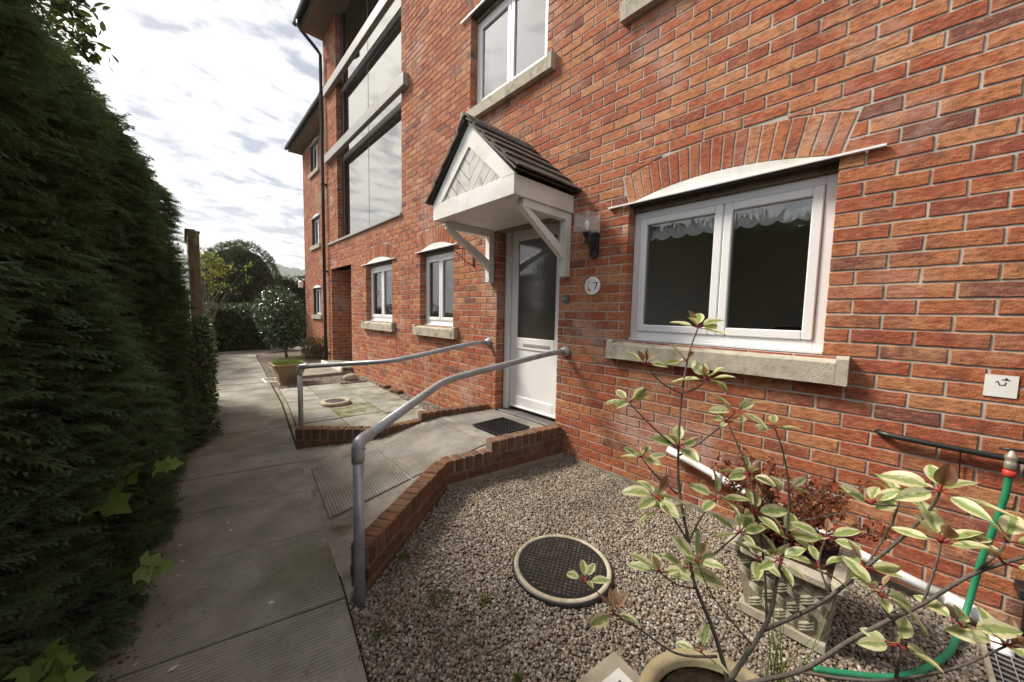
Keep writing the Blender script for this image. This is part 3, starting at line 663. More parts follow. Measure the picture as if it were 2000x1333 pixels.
def lay(y0, y1, z0, z1, openings, arches, phase):
    """pieces (poly, deep) of a stretcher-bond wall"""
    out = []
    for i in range(int(round(z0 / GAUGE)), int(round(z1 / GAUGE))):
        za, zb = i * GAUGE + .005, (i + 1) * GAUGE - .005
        blk = sorted((o_[0], o_[1]) for o_ in openings if o_[2] < zb - .012 and o_[3] > za + .012); runs = []; y = y0
        for a, c in blk:
            if a > y: runs.append((y, a))
            y = max(y, c)
        if y < y1: runs.append((y, y1))
        ph = phase + (0 if i % 2 else BL / 2)
        for a, c in runs:
            cuts = [a]; kk = math.ceil((a - ph) / BL - 1e-6); g_ = ph + kk * BL
            while g_ < c - 1e-6:
                if g_ - cuts[-1] > .045: cuts.append(g_)
                g_ += BL
            if c - cuts[-1] < .045 and len(cuts) > 1: cuts.pop()
            cuts.append(c)
            for s_, e_ in zip(cuts[:-1], cuts[1:]):
                l = s_ + (.0 if s_ == a else .005); r_ = e_ - (.0 if e_ == c else .005)
                deep = s_ == a or e_ == c
                res = None
                for A in arches:
                    res = A.cut(l, r_, za, zb)
                    if res is not None: break
                if res is None: out.append(([(l, za), (r_, za), (r_, zb), (l, zb)], deep))
                else: out += [(P, False) for P in res]
    for A in arches: out += [(P, False) for P in A.voussoirs()]
    return out
def slab_with_holes(mb, x0, x1, y0, y1, z0, z1, holes):
    Y = sorted({y0, y1, *[v for h in holes for v in h[:2] if y0 < v < y1]}); Z = sorted({z0, z1, *[v for h in holes for v in h[2:4] if z0 < v < z1]})
    for a, b_ in zip(Y[:-1], Y[1:]):
        run = None
        for c, d in zip(Z[:-1], Z[1:]):
            my, mz = (a + b_) / 2, (c + d) / 2; solid = not any(h[0] < my < h[1] and h[2] < mz < h[3] for h in holes)
            if solid: run = (run[0], d) if run else (c, d)
            if (not solid or d == Z[-1]) and run:
                mb.box((x0, a, run[0]), (x1, b_, run[1])); run = None

HOUSE_Y0, HOUSE_Y1, HOUSE_TOP = -3.15, 9.08, 7.5
WIN = dict(large=(0.0, 1.20, 1.125, 2.175), near=(3.635, 4.507, 1.125, 2.175), far=(5.46, 6.60, 1.125, 2.175), upper_l=(2.11, 3.31, 3.675, 4.725), upper_r=(0.0, 1.20, 3.675, 4.725), side=(-2.475, -1.275, 1.125, 2.175))  # side: unseen window, added to bring more daylight into the large window's room
DOOR = (1.875, 2.76, .15, 2.325); NICHE = (7.41, 8.73, .0, 2.25); GLAZ = (5.10, 8.20, 2.85, 7.5)
openings = list(WIN.values()) + [DOOR, NICHE, GLAZ]
arches = [Arch(v[0], v[1], v[3],   .085 if v[1] - v[0] > 1 else .085) for v in WIN.values()]
house = thing('apartment_building', 'three-storey red brick apartment building with white windows and a tall glazed stairwell', 'building', (0, 2.3, 0))
mort = MB(); E_ = .004
slab_with_holes(mort, .0045, .26, HOUSE_Y0, HOUSE_Y1 - .005, -.1, HOUSE_TOP, [(o_[0] - E_, o_[1] + E_, o_[2] - E_, o_[3] + (.0 if o_[3] < 7 else 0) + E_) for o_ in openings])
mort.build('mortar', 'mortar', house)
pieces = lay(HOUSE_Y0, HOUSE_Y1, 0, HOUSE_TOP, openings, arches, -.2125)
def area_seen(P):
    q = proj(np.array([(0, *p) for p in P])); x = np.clip(q[:, 0], 0, 2000); y = np.clip(q[:, 1], 0, 1333)
    if (q[:, 2] < .05).any(): return 0
    return abs(np.dot(x, np.roll(y, -1)) - np.dot(y, np.roll(x, -1))) / 2
areas = [area_seen(P) for P, d in pieces]
top = set(sorted(range(len(pieces)), key=lambda i: -areas[i])[:300])
rg = random.Random(5); rest = MB(); shared = []
def full(P): return len(P) == 4 and abs((P[1][0] - P[0][0]) - .215) < .001 and abs(P[2][1] - P[1][1] - .065) < .001
for k_ in range(14):
    P = refine([(-.1075, -.0325), (.1075, -.0325), (.1075, .0325), (-.1075, .0325)], .0016, rg, .045); me = MB()
    me.add(*piece_geo(P, 0, .022, .0028)); shared.append(me.mesh('brick', 'brick'))
for i, (P, deep) in enumerate(pieces):
    dep = .115 if deep else .022; out = rg.uniform(-.0012, .0022)
    if i in top:
        cy = sum(p[0] for p in P) / len(P); cz = sum(p[1] for p in P) / len(P)
        if full(P) and not deep: me = rg.choice(shared)
        else: me = MB().add(*piece_geo(refine([(p[0] - cy, p[1] - cz) for p in P], .0014, rg, .05), 0, dep)).mesh('brick', 'brick')
        o = bpy.data.objects.new('brick', me); o.location = (-out, cy, cz); o.rotation_euler = (rg.uniform(-.004, .004), 0, 0); link(o, house)
    else:
        rest.add(*piece_geo(refine(P, .0012, rg, .11 if areas[i] > 200 else 0), 0, dep, .0028, out), rg.random())
o = rest.build('brickwork', 'brick', house); o['kind'] = 'stuff'
MB().box((-.006, HOUSE_Y0, -.08), (.02, 1.77, .022)).box((-.006, 2.95, -.08), (.02, NICHE[0], .018)).build('plinth', 'concrete', house)
# back of the house, floors and side so that the block is solid
shell = MB().box((5.5, HOUSE_Y0, -.1), (5.8, HOUSE_Y1 - .01, HOUSE_TOP)).box((.27, HOUSE_Y0, -.1), (.6, HOUSE_Y0 + .2, HOUSE_TOP)).box((3.0, HOUSE_Y0, -.1), (5.5, HOUSE_Y0 + .2, HOUSE_TOP)).box((.6, HOUSE_Y0, -.1), (3.0, HOUSE_Y0 + .2, .8)).box((.6, HOUSE_Y0, 2.4), (3.0, HOUSE_Y0 + .2, HOUSE_TOP)).box((.27, HOUSE_Y1 - .25, -.1), (5.5, HOUSE_Y1 - .006, HOUSE_TOP))  # end wall opened for an added window that lights the room
shell.box((.27, HOUSE_Y0 + .2, 2.50), (5.5, HOUSE_Y1 - .25, 2.62)).box((.27, HOUSE_Y0 + .2, 5.12), (5.5, HOUSE_Y1 - .25, 5.24)).build('inner_wall', 'room_wall', house)
# rooms behind the ground-floor windows
MB().box((3.2, -2.95, .15), (3.3, 1.55, 2.5)).box((.27, 1.50, .15), (3.2, 1.56, 2.5)).box((.27, -2.95, .10), (3.2, 1.5, .15)).build('room_wall', 'room_wall', house)
MB().box((2.75, -.1, .15), (3.19, .75, 1.22)).build('kitchen_unit', 'room_dark', house)
MB().box((.6, HOUSE_Y0 + .08, .8), (3.0, HOUSE_Y0 + .09, 2.4)).build('added_end_pane', 'glass', house)  # glazing of the unseen end window, added to brighten the room
MB().box((1.2, 2.95, .15), (1.3, 7.2, 2.5)).box((.27, 2.90, .15), (1.2, 2.95, 2.5)).box((.27, 5.0, .15), (1.2, 5.06, 2.5)).box((.27, 7.15, .15), (1.2, 7.20, 2.5)).build('room_wall', 'room_wall', house)
MB().box((1.4, -.6, 2.63), (1.5, 7.0, 5.1)).build('room_wall', 'room_wall', house)

def sill(parent, y0, y1, zt):
    s = MB(); h = .148; pr = .062
    s.prism([(-pr, zt - h), (.10, zt - h), (.10, zt - .004), (.045, zt - .004), (-pr + .004, zt - .030), (-pr, zt - .036)], 'y', y0 - .062, y1 + .062)
    for a, b_ in ((y0 - .112, y0 - .0635), (y1 + .0635, y1 + .112)):
        s.prism([(-pr, zt - h - .001), (.05, zt - h - .001), (.05, zt + .004), (-pr + .012, zt + .002), (-pr, zt - .012)], 'y', a, b_)
    return s.build('sill', 'stone_sill', parent)
def casement(parent, o_, split=(.5,), strip=True, curtain=None, depth=.095, fw_=.055, gm='glass'):
    y0, y1, z0, z1 = o_; f = MB(); xf, xb = depth, depth + .06; zb = z0 + .018; zt = z1 - .052
    # dark timber head above the frame and outer frame
    f.box((xf, y0 + .002, zb), (xb, y0 + fw_, zt), 0, .004).box((xf, y1 - fw_, zb), (xb, y1 - .002, zt), 0, .004)
    f.box((xf, y0 + fw_, zt - fw_), (xb, y1 - fw_, zt), 0, .004).box((xf, y0 + fw_, zb), (xb, y1 - fw_, zb + fw_), 0, .004)
    f.box((xf - .035, y0 + .004, zb - .022), (xb, y1 - .004, zb - .0005), 0, .004)
    win = f.build('window', 'upvc', parent)
    MB().box((xf - .030, y0 + .001, zt + .001), (xb, y1 - .001, z1 - .017)).build('head_board', 'timber', win)
    ys_ = [y0 + fw_] + [y0 + (y1 - y0) * t_ for t_ in split] + [y1 - fw_]
    for i in range(len(ys_) - 1):
        a, b_ = ys_[i] + .002, ys_[i + 1] - .002; sw = .052 if y1 - y0 > 1 else .045; c, d = zb + fw_ + .001, zt - fw_ - .001; s = MB(); xs_ = xf - .012
        s.box((xs_, a, c), (xb - .01, a + sw, d), 0, .006).box((xs_, b_ - sw, c), (xb - .01, b_, d), 0, .006).box((xs_, a + sw, d - sw), (xb - .01, b_ - sw, d), 0, .006).box((xs_, a + sw, c), (xb - .01, b_ - sw, c + sw), 0, .006)
        s.build('sash', 'upvc', win)
        MB().box((xs_ + .022, a + sw - .004, c + sw - .004), (xs_ + .028, b_ - sw + .004, d - sw + .004)).build('pane', gm, win)
    if strip:
        # white arched infill board over the flat head, with a flashing strip along its foot
        A = [q for q in arches if abs(q.yc - (y0 + y1) / 2) < .01 and abs(q.zh - z1) < .01][0]; P = []
        N = 21
        for i in range(N):
            th = -A.te + 2 * A.te * i / (N - 1); P.append((A.yc + (A.R - .003) * math.sin(th), max(A.zc + (A.R - .003) * math.cos(th), z1 + .006)))
        MB().prism([(y1 + .0, z1 + .002), (y0 - .0, z1 + .002)] + P[1:-1], 'x', -.004, .05).build('arch_board', 'old_white_paint', win)
        e = .17 if y1 - y0 > 1.1 else .10
        MB().box((-.028, y0 - e, z1 - .008), (-.0045, y1 + e, z1 + .003)).build('flashing_strip', 'upvc', win)
        MB().box((-.010, y0 + .002, z1 - .016), (.09, y1 - .002, z1 - .0085)).build('drip_board', 'bronze_frame', win)
    if curtain:
        cu = MB(); n = 60; xs_ = xb + (.03 if curtain == 'net' else .012)
        if curtain == 'net':
            pts = [(xs_ + .018 * math.sin(i * 1.9) + .008 * math.sin(i * .71), y0 + .05 + (y1 - y0 - .1) * i / n) for i in range(n + 1)]
            cu.add([(x, y, z0 + .05) for x, y in pts] + [(x, y, z1 - .05) for x, y in pts], [(i, i + 1, n + 2 + i, n + 1 + i) for i in range(n)])
            smooth_obj(cu.build('net_curtain', 'curtain', win))
        else:                                     # roller blind with a scalloped hem, one per sash
            for a, b_ in zip(ys_[:-1], ys_[1:]):
                lo = []; top_ = []; nn = 48; base = zt - fw_ - .135
                for i in range(nn + 1):
                    t_ = i / nn; y = a + .03 + (b_ - a - .06) * t_; lo.append((xs_, y, base - .030 * abs(math.sin(t_ * math.pi * 4.5)) ** .6)); top_.append((xs_, y, zt))
                c2 = MB().add(lo + top_, [(i, i + 1, nn + 2 + i, nn + 1 + i) for i in range(nn)]); c2.add([(x + .003, y, z) for x, y, z in lo + top_], [(i, nn + 1 + i, nn + 2 + i, i + 1) for i in range(nn)])
                c2.build('scalloped_blind', 'blind_cloth', win)
    return win
casement(house, WIN['large'], (.468,), True, 'blind')['label'] = 'large two-light white window with scalloped blinds'
casement(house, WIN['near'], (.5,), True, 'net')['label'] = 'narrow white casement window nearest the front door'
casement(house, WIN['far'], (.5,), True, 'net')['label'] = 'white casement window beside the entrance recess'
casement(house, WIN['upper_l'], (.5,), True, 'net', gm='upper_glass')['label'] = 'first-floor white window above the door canopy'
casement(house, WIN['upper_r'], (.5,), True, 'net', gm='upper_glass')
casement(house, WIN['side'], (.5,), True)  # out of view, added so daylight reaches the room
for k_ in WIN: sill(house, WIN[k_][0], WIN[k_][1], WIN[k_][2])

# front door
y0, y1, z0, z1 = DOOR; xd = .13
fr = MB().box((xd - .01, y0 + .002, .235), (xd + .08, y0 + .06, 2.32), 0, .004).box((xd - .01, y1 - .072, .235), (xd + .08, y1 - .002, 2.32), 0, .004).box((xd - .01, y0 + .06, 2.235), (xd + .08, y1 - .072, 2.32), 0, .004)
fr.box((xd - .025, y1 - .066, .236), (xd - .0105, y1 - .012, 2.29), 0, .004)
door = fr.build('door', 'upvc', house); door['label'] = 'white half-glazed front door under the canopy'
a, b_ = y0 + .064, y1 - .080; lf = MB(); xl = xd + .016; zs = .262
lf.box((xl, a, zs), (xl + .044, a + .10, 2.225), 0, .004).box((xl, b_ - .10, zs), (xl + .044, b_, 2.225), 0, .004).box((xl, a + .10, 2.10), (xl + .044, b_ - .10, 2.225), 0, .004)
lf.box((xl, a + .10, .93), (xl + .044, b_ - .10, 1.055), 0, .004).box((xl, a + .10, zs), (xl + .044, b_ - .10, .40), 0, .004)
lf.box((xl + .010, a + .10, .40), (xl + .035, b_ - .10, .93)).build('door_leaf', 'upvc', door)
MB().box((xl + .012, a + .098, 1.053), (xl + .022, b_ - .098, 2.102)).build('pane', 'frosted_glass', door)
MB().box((xl - .006, a + .16, .965), (xl + .001, b_ - .20, .998), 0, .003).build('letter_plate', 'grey_trim', door)
MB().box((xl - .014, a + .02, zs + .012), (xl - .0005, b_ - .02, zs + .03), 0, .003).build('weather_bar', 'upvc', door)
MB().box((.02, y0 + .002, .205), (xd + .1, y1 - .002, .236), 0, .004).build('threshold', 'dark_trim', door)
MB().box((-.002, y0 + .004, 2.20), (.11, y1 - .004, 2.32)).build('lintel_board', 'soffit', door)
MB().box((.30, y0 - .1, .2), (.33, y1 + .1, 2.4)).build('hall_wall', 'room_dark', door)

# entrance recess
n0, n1, nz0, nz1 = NICHE; nm = MB()
nm.box((.26, n1 + .004, 0), (1.5, n1 + .1, 2.25)).box((.26, n0 - .1, 0), (1.5, n0 - .004, 2.25)).box((1.40, n0, 0), (1.5, n1, 2.25)).build('recess_mortar', 'mortar', house)
rb = MB()
for i in range(1, 30):
    za, zb = i * GAUGE + .005, (i + 1) * GAUGE - .005; x = .118 + (0 if i % 2 else .1125)
    for side, yy, sg in (('a', n1, -1), ('b', n0, 1)):
        x = .12
        while x < 1.39:
            e = min(x + (.215 if (i % 2 or x > .13) else .1025), 1.395); rb.box((x, yy + .001 * sg, za), (e, yy - .03 * sg, zb), rg.random()); x = e + .01
    y = n0 + .002
    while y < n1 - .03:
        e = min(y + (.215 if (i % 2 or y > n0 + .01) else .1025), n1 - .003); rb.box((1.392, y, za), (1.42, e, zb), rg.random()); y = e + .01
o = rb.build('recess_brickwork', 'brick', house); o['kind'] = 'stuff'
MB().box((.012, n0 + .001, 2.254), (1.5, n1 - .001, 2.34)).build('recess_ceiling', 'soffit', house)
MB().box((1.34, n0 + .25, .1), (1.385, n1 - .12, 2.1), 0, .004).build('recess_door', 'bronze_frame', house)

# glazed stairwell
gy0, gy1, gz0, gz1 = GLAZ; gs = MB(); gx = .13
gs.box((gx - .03, gy1 - .16, gz0), (gx + .05, gy1 - .002, gz1)).box((gx - .01, gy0 + .002, gz0), (gx + .05, gy0 + .05, gz1)).box((gx - .01, gy0 + .05, gz0 + .002), (gx + .05, gy1 - .16, gz0 + .06))
glz = gs.build('stair_glazing', 'bronze_frame', house); glz['label'] = 'tall reflective stairwell glazing with grey bands'
zb_ = [gz0 + .06, 4.36, 4.62, 5.72, 6.07, gz1]
ym = 6.75
for (c, d) in ((gz0 + .06, 4.545), (4.635, 5.955), (6.045, 7.5)):
    for a, b_ in ((gy0 + .045, ym - .004), (ym + .004, gy1 - .155)):
        MB().box((gx, a, c), (gx + .012, b_, d)).build('pane', 'mirror_glass', glz)
MB().box((gx - .004, ym - .0045, gz0 + .06), (gx - .001, ym + .0045, gz1)).build('mullion', 'grey_trim', glz)
for zt in (4.53, 5.94): MB().box((gx - .035, gy0 + .003, zt), (gx + .03, gy1 - .005, zt + .11), 0, .01).build('transom', 'mid_trim', glz)
for zt in (4.62, 6.07):
    bm_ = MB().box((-.085, 4.86, zt), (gx - .005 if False else .0005, gy1 + .62, zt + .185), 0, .006).build('band', 'grey_trim', glz)
MB().box((-.035, gy0 - .02, gz0 - .045), (gx - .012, gy1 + .70, gz0 + .0), 0, .005).build('stone_sill', 'grey_trim', glz)
MB().box((1.6, gy0 - .3, 2.7), (1.7, gy1 + .3, 7.5)).build('stair_wall', 'room_dark', glz)

# eaves, roof, gutter
MB().box((-.42, HOUSE_Y0 - .3, HOUSE_TOP), (.2, HOUSE_Y1 + .12, HOUSE_TOP + .03)).build('eaves_soffit', 'soffit', house)
MB().box((-.44, HOUSE_Y0 - .3, HOUSE_TOP - .02), (-.421, HOUSE_Y1 + .13, HOUSE_TOP + .17)).build('fascia', 'bronze_frame', house)
rf = MB(); rf.prism([(-.52, HOUSE_TOP + .18), (2.9, HOUSE_TOP + 2.2), (6.3, HOUSE_TOP + .18), (6.3, HOUSE_TOP + .12), (2.9, HOUSE_TOP + 2.1), (-.5, HOUSE_TOP + .12)], 'y', HOUSE_Y0 - .35, HOUSE_Y1 + .15)
rf.build('roof', 'slate', house)
def half_pipe(name, x, z, ya, yb, r_, parent):
    g_ = MB(); n = 9
    for rr in (r_, r_ - .006):
        for yy in (ya, yb): g_.v += [(x + rr * math.cos(math.pi + math.pi * j / (n - 1)), yy, z + rr * math.sin(math.pi + math.pi * j / (n - 1))) for j in range(n)]
    for kk in (0, 2 * n):
        for j in range(n - 1): g_.f.append((kk + j, kk + j + 1, kk + n + j + 1, kk + n + j)); g_.r.append(0)
    for e in (0, n):
        for j in range(n - 1): g_.f.append((e + j, e + j + 1, e + 2 * n + j + 1, e + 2 * n + j)); g_.r.append(0)
    return g_.build(name, 'black_plastic', parent, True)
gut = half_pipe('gutter', -.505, HOUSE_TOP + .12, HOUSE_Y0 - .35, HOUSE_Y1 + .14, .062, house)
MB().lathe([(.066, 0), (.066, .03)], (-.505, HOUSE_Y1 + .14, HOUSE_TOP + .09), 16).build('gutter_end', 'black_plastic', gut)
dp = MB().tube([(-.505, 9.0, HOUSE_TOP + .06), (-.505, 9.0, HOUSE_TOP - .05), (-.43, 9.0, HOUSE_TOP - .13), (-.15, 9.0, HOUSE_TOP - .36), (-.075, 9.0, HOUSE_TOP - .45), (-.075, 9.0, 5.0), (-.075, 9.0, .04)], .036, 12)
dpo = dp.build('downpipe', 'black_plastic', house, True)
for z in (.25, 2.2, 4.2, 6.2): MB().box((-.12, 8.955, z), (-.001, 9.045, z + .035)).build('pipe_clip', 'black_plastic', dpo)

# far wing, set back and farther along the path
WX, WY0, WY1, WTOP = 1.0, 9.08, 15.6, 7.3
wing = thing('apartment_wing', 'far set-back brick wing with three stacked small white windows', 'building', (WX, 12.3, 0))
wy = (13.45, 14.45); wz = (1.125, 3.60, 6.15); wops = [(wy[0], wy[1], z, z + .975) for z in wz]; wops = [(a, b_, round(c / .075) * .075, round(c / .075) * .075 + .975) for a, b_, c, d in wops]
wm = MB(); slab_with_holes(wm, WX + .006, WX + .25, WY0, WY1 - .01, -.1, WTOP, wops); wm.box((WX + .25, WY1 - .26, -.1), (WX + 5, WY1 - .01, WTOP)).build('mortar', 'mortar', wing)
war = [Arch(o_[0], o_[1], o_[3], .10) for o_ in wops]; wb = MB()
for P, deep in lay(WY0, WY1, 0, WTOP, wops, war, .04): wb.add(*piece_geo(P, WX, .10 if deep else .02, .004, 0), rg.random())
i = 0
while i * GAUGE < WTOP - .05:          # return wall of the far corner
    x = WX + .002
    while x < WX + 4.8: wb.box((x, WY1 - .02, i * GAUGE + .005), (x + .215, WY1 + .004, (i + 1) * GAUGE - .005), rg.random()); x += .225
    i += 1
o = wb.build('brickwork', 'brick', wing); o['kind'] = 'stuff'
for q, A in zip(wops, war):
    a, c, zb, zt = q; f = MB(); xf = WX + .09
    f.box((xf, a + .002, zb + .02), (xf + .06, a + .06, zt - .05)).box((xf, c - .06, zb + .02), (xf + .06, c - .002, zt - .05)).box((xf, a + .06, zb + .02), (xf + .06, c - .06, zb + .08)).box((xf, a + .06, zt - .11), (xf + .06, c - .06, zt - .05)).box((xf - .012, (a + c) / 2 - .05, zb + .08), (xf + .05, (a + c) / 2 + .05, zt - .11))
    wn = f.build('window', 'upvc', wing)
    for u0, u1 in ((a + .06, (a + c) / 2 - .05), ((a + c) / 2 + .05, c - .06)): MB().box((xf + .02, u0, zb + .08), (xf + .028, u1, zt - .11)).build('pane', 'glass', wn)
    MB().box((xf + .09, a, zb), (xf + .10, c, zt)).build('net_curtain', 'curtain', wn)
    P = [(A.yc + (A.R - .003) * math.sin(-A.te + 2 * A.te * i / 12), max(A.zc + (A.R - .003) * math.cos(-A.te + 2 * A.te * i / 12), zt + .006)) for i in range(13)]
    MB().prism([(c, zt + .002), (a, zt + .002)] + P[1:-1], 'x', WX - .004, WX + .05).build('arch_board', 'old_white_paint', wn)
    MB().box((WX - .03, a - .1, zt - .012), (WX - .0045, c + .1, zt + .003)).build('flashing_strip', 'upvc', wn)
    MB().box((WX - .06, a - .1, zb - .14), (WX + .1, c + .1, zb - .004)).build('sill', 'stone_sill', wn)
MB().box((WX + .26, WY0, -.1), (WX + .3, WY1 - .3, WTOP)).build('inner_wall', 'room_wall', wing)
MB().box((WX - .38, WY0 + .0, WTOP), (WX + .2, WY1 + .35, WTOP + .03)).box((WX + .2, WY1, WTOP), (WX + 5, WY1 + .35, WTOP + .03)).build('eaves_soffit', 'soffit', wing)
MB().box((WX - .40, WY0, WTOP - .02), (WX - .381, WY1 + .37, WTOP + .16)).build('fascia', 'bronze_frame', wing)
half_pipe('gutter', WX - .46, WTOP + .11, WY0 + .15, WY1 + .40, .060, wing)
MB().prism([(WX - .5, WTOP + .17), (WX + 2.6, WTOP + 2.0), (WX + 5.6, WTOP + .17), (WX + 5.6, WTOP + .11), (WX + 2.6, WTOP + 1.9), (WX - .48, WTOP + .11)], 'y', WY0 + .2, WY1 + .4).build('roof', 'slate', wing)

# ================================================================== DOOR CANOPY
CY0, CY1, CX, CZ = 1.735, 2.905, -.72, 2.205; CYM = (CY0 + CY1) / 2; APEX = 2.915
can = thing('door_canopy', 'white timber gabled canopy with brown tiles above the front door', 'canopy', (0, CYM, CZ))
MB().box((CX + .02, CY0 + .02, CZ + .012), (-.002, CY1 - .02, CZ + .03)).build('ceiling_board', 'old_white_paint', can)
# front tie board and the raking boards
tri = lambda y: APEX - abs(y - CYM) / (CY1 - CYM) * (APEX - CZ - .165)
MB().box((CX, CY0, CZ), (CX + .028, CY1, CZ + .150), 0, .003).build('fascia_board', 'old_white_paint', can)
for sg in (-1, 1):
    e = CY0 if sg < 0 else CY1; bw = .185
    P = [(e, CZ + .1515), (CYM, APEX), (CYM, APEX - bw), (e - sg * bw * .82, CZ + .1515)]
    MB().prism(P if sg < 0 else P[::-1], 'x', CX, CX + .028).build('barge_board', 'old_white_paint', can)
for e, s_ in ((CY0, 1), (CY1, -1)):
    MB().box((CX + .0285, e, CZ + .003), (-.001, e + s_ * .025, CZ + .150), 0, .003).build('side_fascia', 'old_white_paint', can)
# herringbone planks behind the opening of the gable
ty0, ty1, tz0, tza = CY0 + .14, CY1 - .14, CZ + .14, APEX - .17; bw = .092
for sg in (-1, 1):
    for k_ in range(-2, 9):
        P = [(ty0, tz0), (ty1, tz0), (CYM, tza)]
        P = clip(P, (sg, 0), sg * CYM + .0015)
        dn = (-sg * .7071, .7071)                     # boards rise outwards from the centre line
        c0 = dn[0] * CYM + dn[1] * tz0 + (k_ - 3.2) * bw
        P = clip(P, dn, c0 + .003)
        if len(P) > 2: P = clip(P, (-dn[0], -dn[1]), -(c0 + bw - .003))
        if len(P) < 3: continue
        o = MB().prism(P, 'x', CX + .012, CX + .026).build('plank', 'weathered_plank', can)
MB().prism([(ty0 - .05, tz0 - .02), (ty1 + .05, tz0 - .02), (CYM, tza + .06)], 'x', CX + .0285, CX + .034).build('gable_backing', 'bronze_frame', can)
# brackets: wall post, top arm and diagonal strut
for yc, nm in ((CY0 + .055, 'r'), (CY1 - .055, 'l')):
    ya, yb = yc - .036, yc + .036; bk = MB()
    bk.box((-.075, ya, 1.655), (-.002, yb, CZ + .010), 0, .004).build('bracket_post', 'old_white_paint', can)
    MB().box((-.60, ya + .003, CZ - .062), (-.0755, yb - .003, CZ + .010), 0, .004).build('bracket_arm', 'old_white_paint', can)
    MB().prism([(-.076, 1.80), (-.076, 1.90), (-.52, CZ - .0625), (-.60, CZ - .0625)], 'y', ya + .008, yb - .008).build('strut', 'old_white_paint', can)
# roof: underlay boards, tiles in courses, ridge tiles
sl = math.atan2(APEX + .03 - (CZ + .175), CYM - (CY0 - .05)); L = (CYM - (CY0 - .055)) / math.cos(sl)
for sg in (-1, 1):
    def rp_(d, h):              # d down the slope from the ridge, h above the slope
        return (CYM + sg * (d * math.cos(sl) + h * math.sin(sl)), APEX + .028 - d * math.sin(sl) + h * math.cos(sl))
    P = [rp_(0, -.02), rp_(L - .02, -.02), rp_(L - .02, -.002), rp_(0, -.002)]
    MB().prism(P if sg > 0 else P[::-1], 'x', CX - .02, -.003).build('roof_board', 'bronze_frame', can)
    nrow = 5; step = L / nrow
    for i in range(nrow):
        d0, d1 = max(i * step - .05, .01), (i + 1) * step + (.012 if i == nrow - 1 else 0)
        xs_ = [CX - .045, -.48, -.235, -.004] if i % 2 == 0 else [CX - .045, -.60, -.36, -.12, -.004]
        for a, b_ in zip(xs_[:-1], xs_[1:]):
            h0 = .001; h1 = .020
            P = [rp_(d0, h0), rp_(d1, h1), rp_(d1 + .001, h1 + .013), rp_(d0, h0 + .013)]
            jz = random.uniform(-.0015, .0015); P = [(p[0], p[1] + jz) for p in P]
            MB().prism(P if sg > 0 else P[::-1], 'x', a + .0015, b_ - .0015).build('roof_tile', 'roof_tile', can)
for a, b_ in ((CX - .05, -.36), (-.355, -.004)):
    rd = MB(); P = []
    for th in np.linspace(-1, 1, 9): P.append((CYM + th * .105, APEX + .075 - abs(th) ** 1.3 * .100))
    Q = [(y, z - .018) for y, z in P][::-1]; PP = P + Q
    v = [(a, y, z + random.uniform(-.002, .002)) for y, z in PP] + [(b_, y, z + random.uniform(-.002, .002)) for y, z in PP]; n = len(PP)
    rd.add(v, [(i, (i + 1) % n, n + (i + 1) % n, n + i) for i in range(n)] + [(i, i + 1, n - 2 - i, n - 1 - i) for i in range(8)] + [(n + i, 2 * n - 1 - i, 2 * n - 2 - i, n + i + 1) for i in range(8)]).build('ridge_tile', 'ridge_tile', can)

# ------------------------------------------------------------------ things on the wall
wl = thing('wall_lantern', 'black wall lantern with clear square shade right of the canopy', 'wall light', (0, 1.495, 1.9))
MB().prism([(1.465, 1.80), (1.525, 1.80), (1.532, 1.82), (1.532, 1.98), (1.515, 2.01), (1.475, 2.01), (1.458, 1.98), (1.458, 1.82)], 'x', -.028, -.001).build('back_plate', 'black_iron', wl)
MB().tube([(-.02, 1.495, 1.87), (-.06, 1.495, 1.88), (-.10, 1.495, 1.91), (-.13, 1.495, 1.95), (-.13, 1.495, 1.985)], [.016, .014, .013, .015, .02], 10).build('arm', 'black_iron', wl, True)
MB().lathe([(.006, -.10), (.016, -.075), (.010, -.055), (.022, -.03), (.034, -.012), (.036, 0)], (-.13, 1.495, 1.985), 16).build('finial', 'black_iron', wl, True)
sh = MB()
for a, b_ in (((-.205, 1.42, 1.99), (-.201, 1.57, 2.13)), ((-.059, 1.42, 1.99), (-.055, 1.57, 2.13)), ((-.201, 1.42, 1.99), (-.059, 1.424, 2.13)), ((-.201, 1.566, 1.99), (-.059, 1.57, 2.13)), ((-.201, 1.424, 1.988), (-.059, 1.566, 1.992))): sh.box(a, b_)
sh.build('shade', 'lamp_glass', wl)
MB().lathe([(.012, 0), (.013, .02), (.02, .05), (.016, .075), (.004, .09)], (-.13, 1.495, 1.995), 14).build('bulb', 'ceramic', wl, True)

pq = thing('house_number_plaque', 'round white ceramic house number plaque with a painted flower and black 7', 'plaque', (0, 1.505, 1.563))
MB().lathe([(.071, 0), (.0765, -.004), (.0765, -.010), (.071, -.014)], (-.001, 1.505, 1.563), 40, axis='x').build('disc', 'ceramic', pq)
def wall_stroke(pts, wd, x, material, name, parent):   # flat lettering on the wall plane; pts in (y,z)
    mb = MB()
    for (a, b_) in zip(pts[:-1], pts[1:]):
        d = Vector((b_[0] - a[0], b_[1] - a[1])); d.normalize(); nn = Vector((-d[1], d[0])) * wd / 2; ex = d * wd * .3
        mb.prism([(a[0] - ex[0] + nn[0], a[1] - ex[1] + nn[1]), (a[0] - ex[0] - nn[0], a[1] - ex[1] - nn[1]), (b_[0] + ex[0] - nn[0], b_[1] + ex[1] - nn[1]), (b_[0] + ex[0] + nn[0], b_[1] + ex[1] + nn[1])], 'x', x - .001, x)
    return mb.build(name, material, parent)
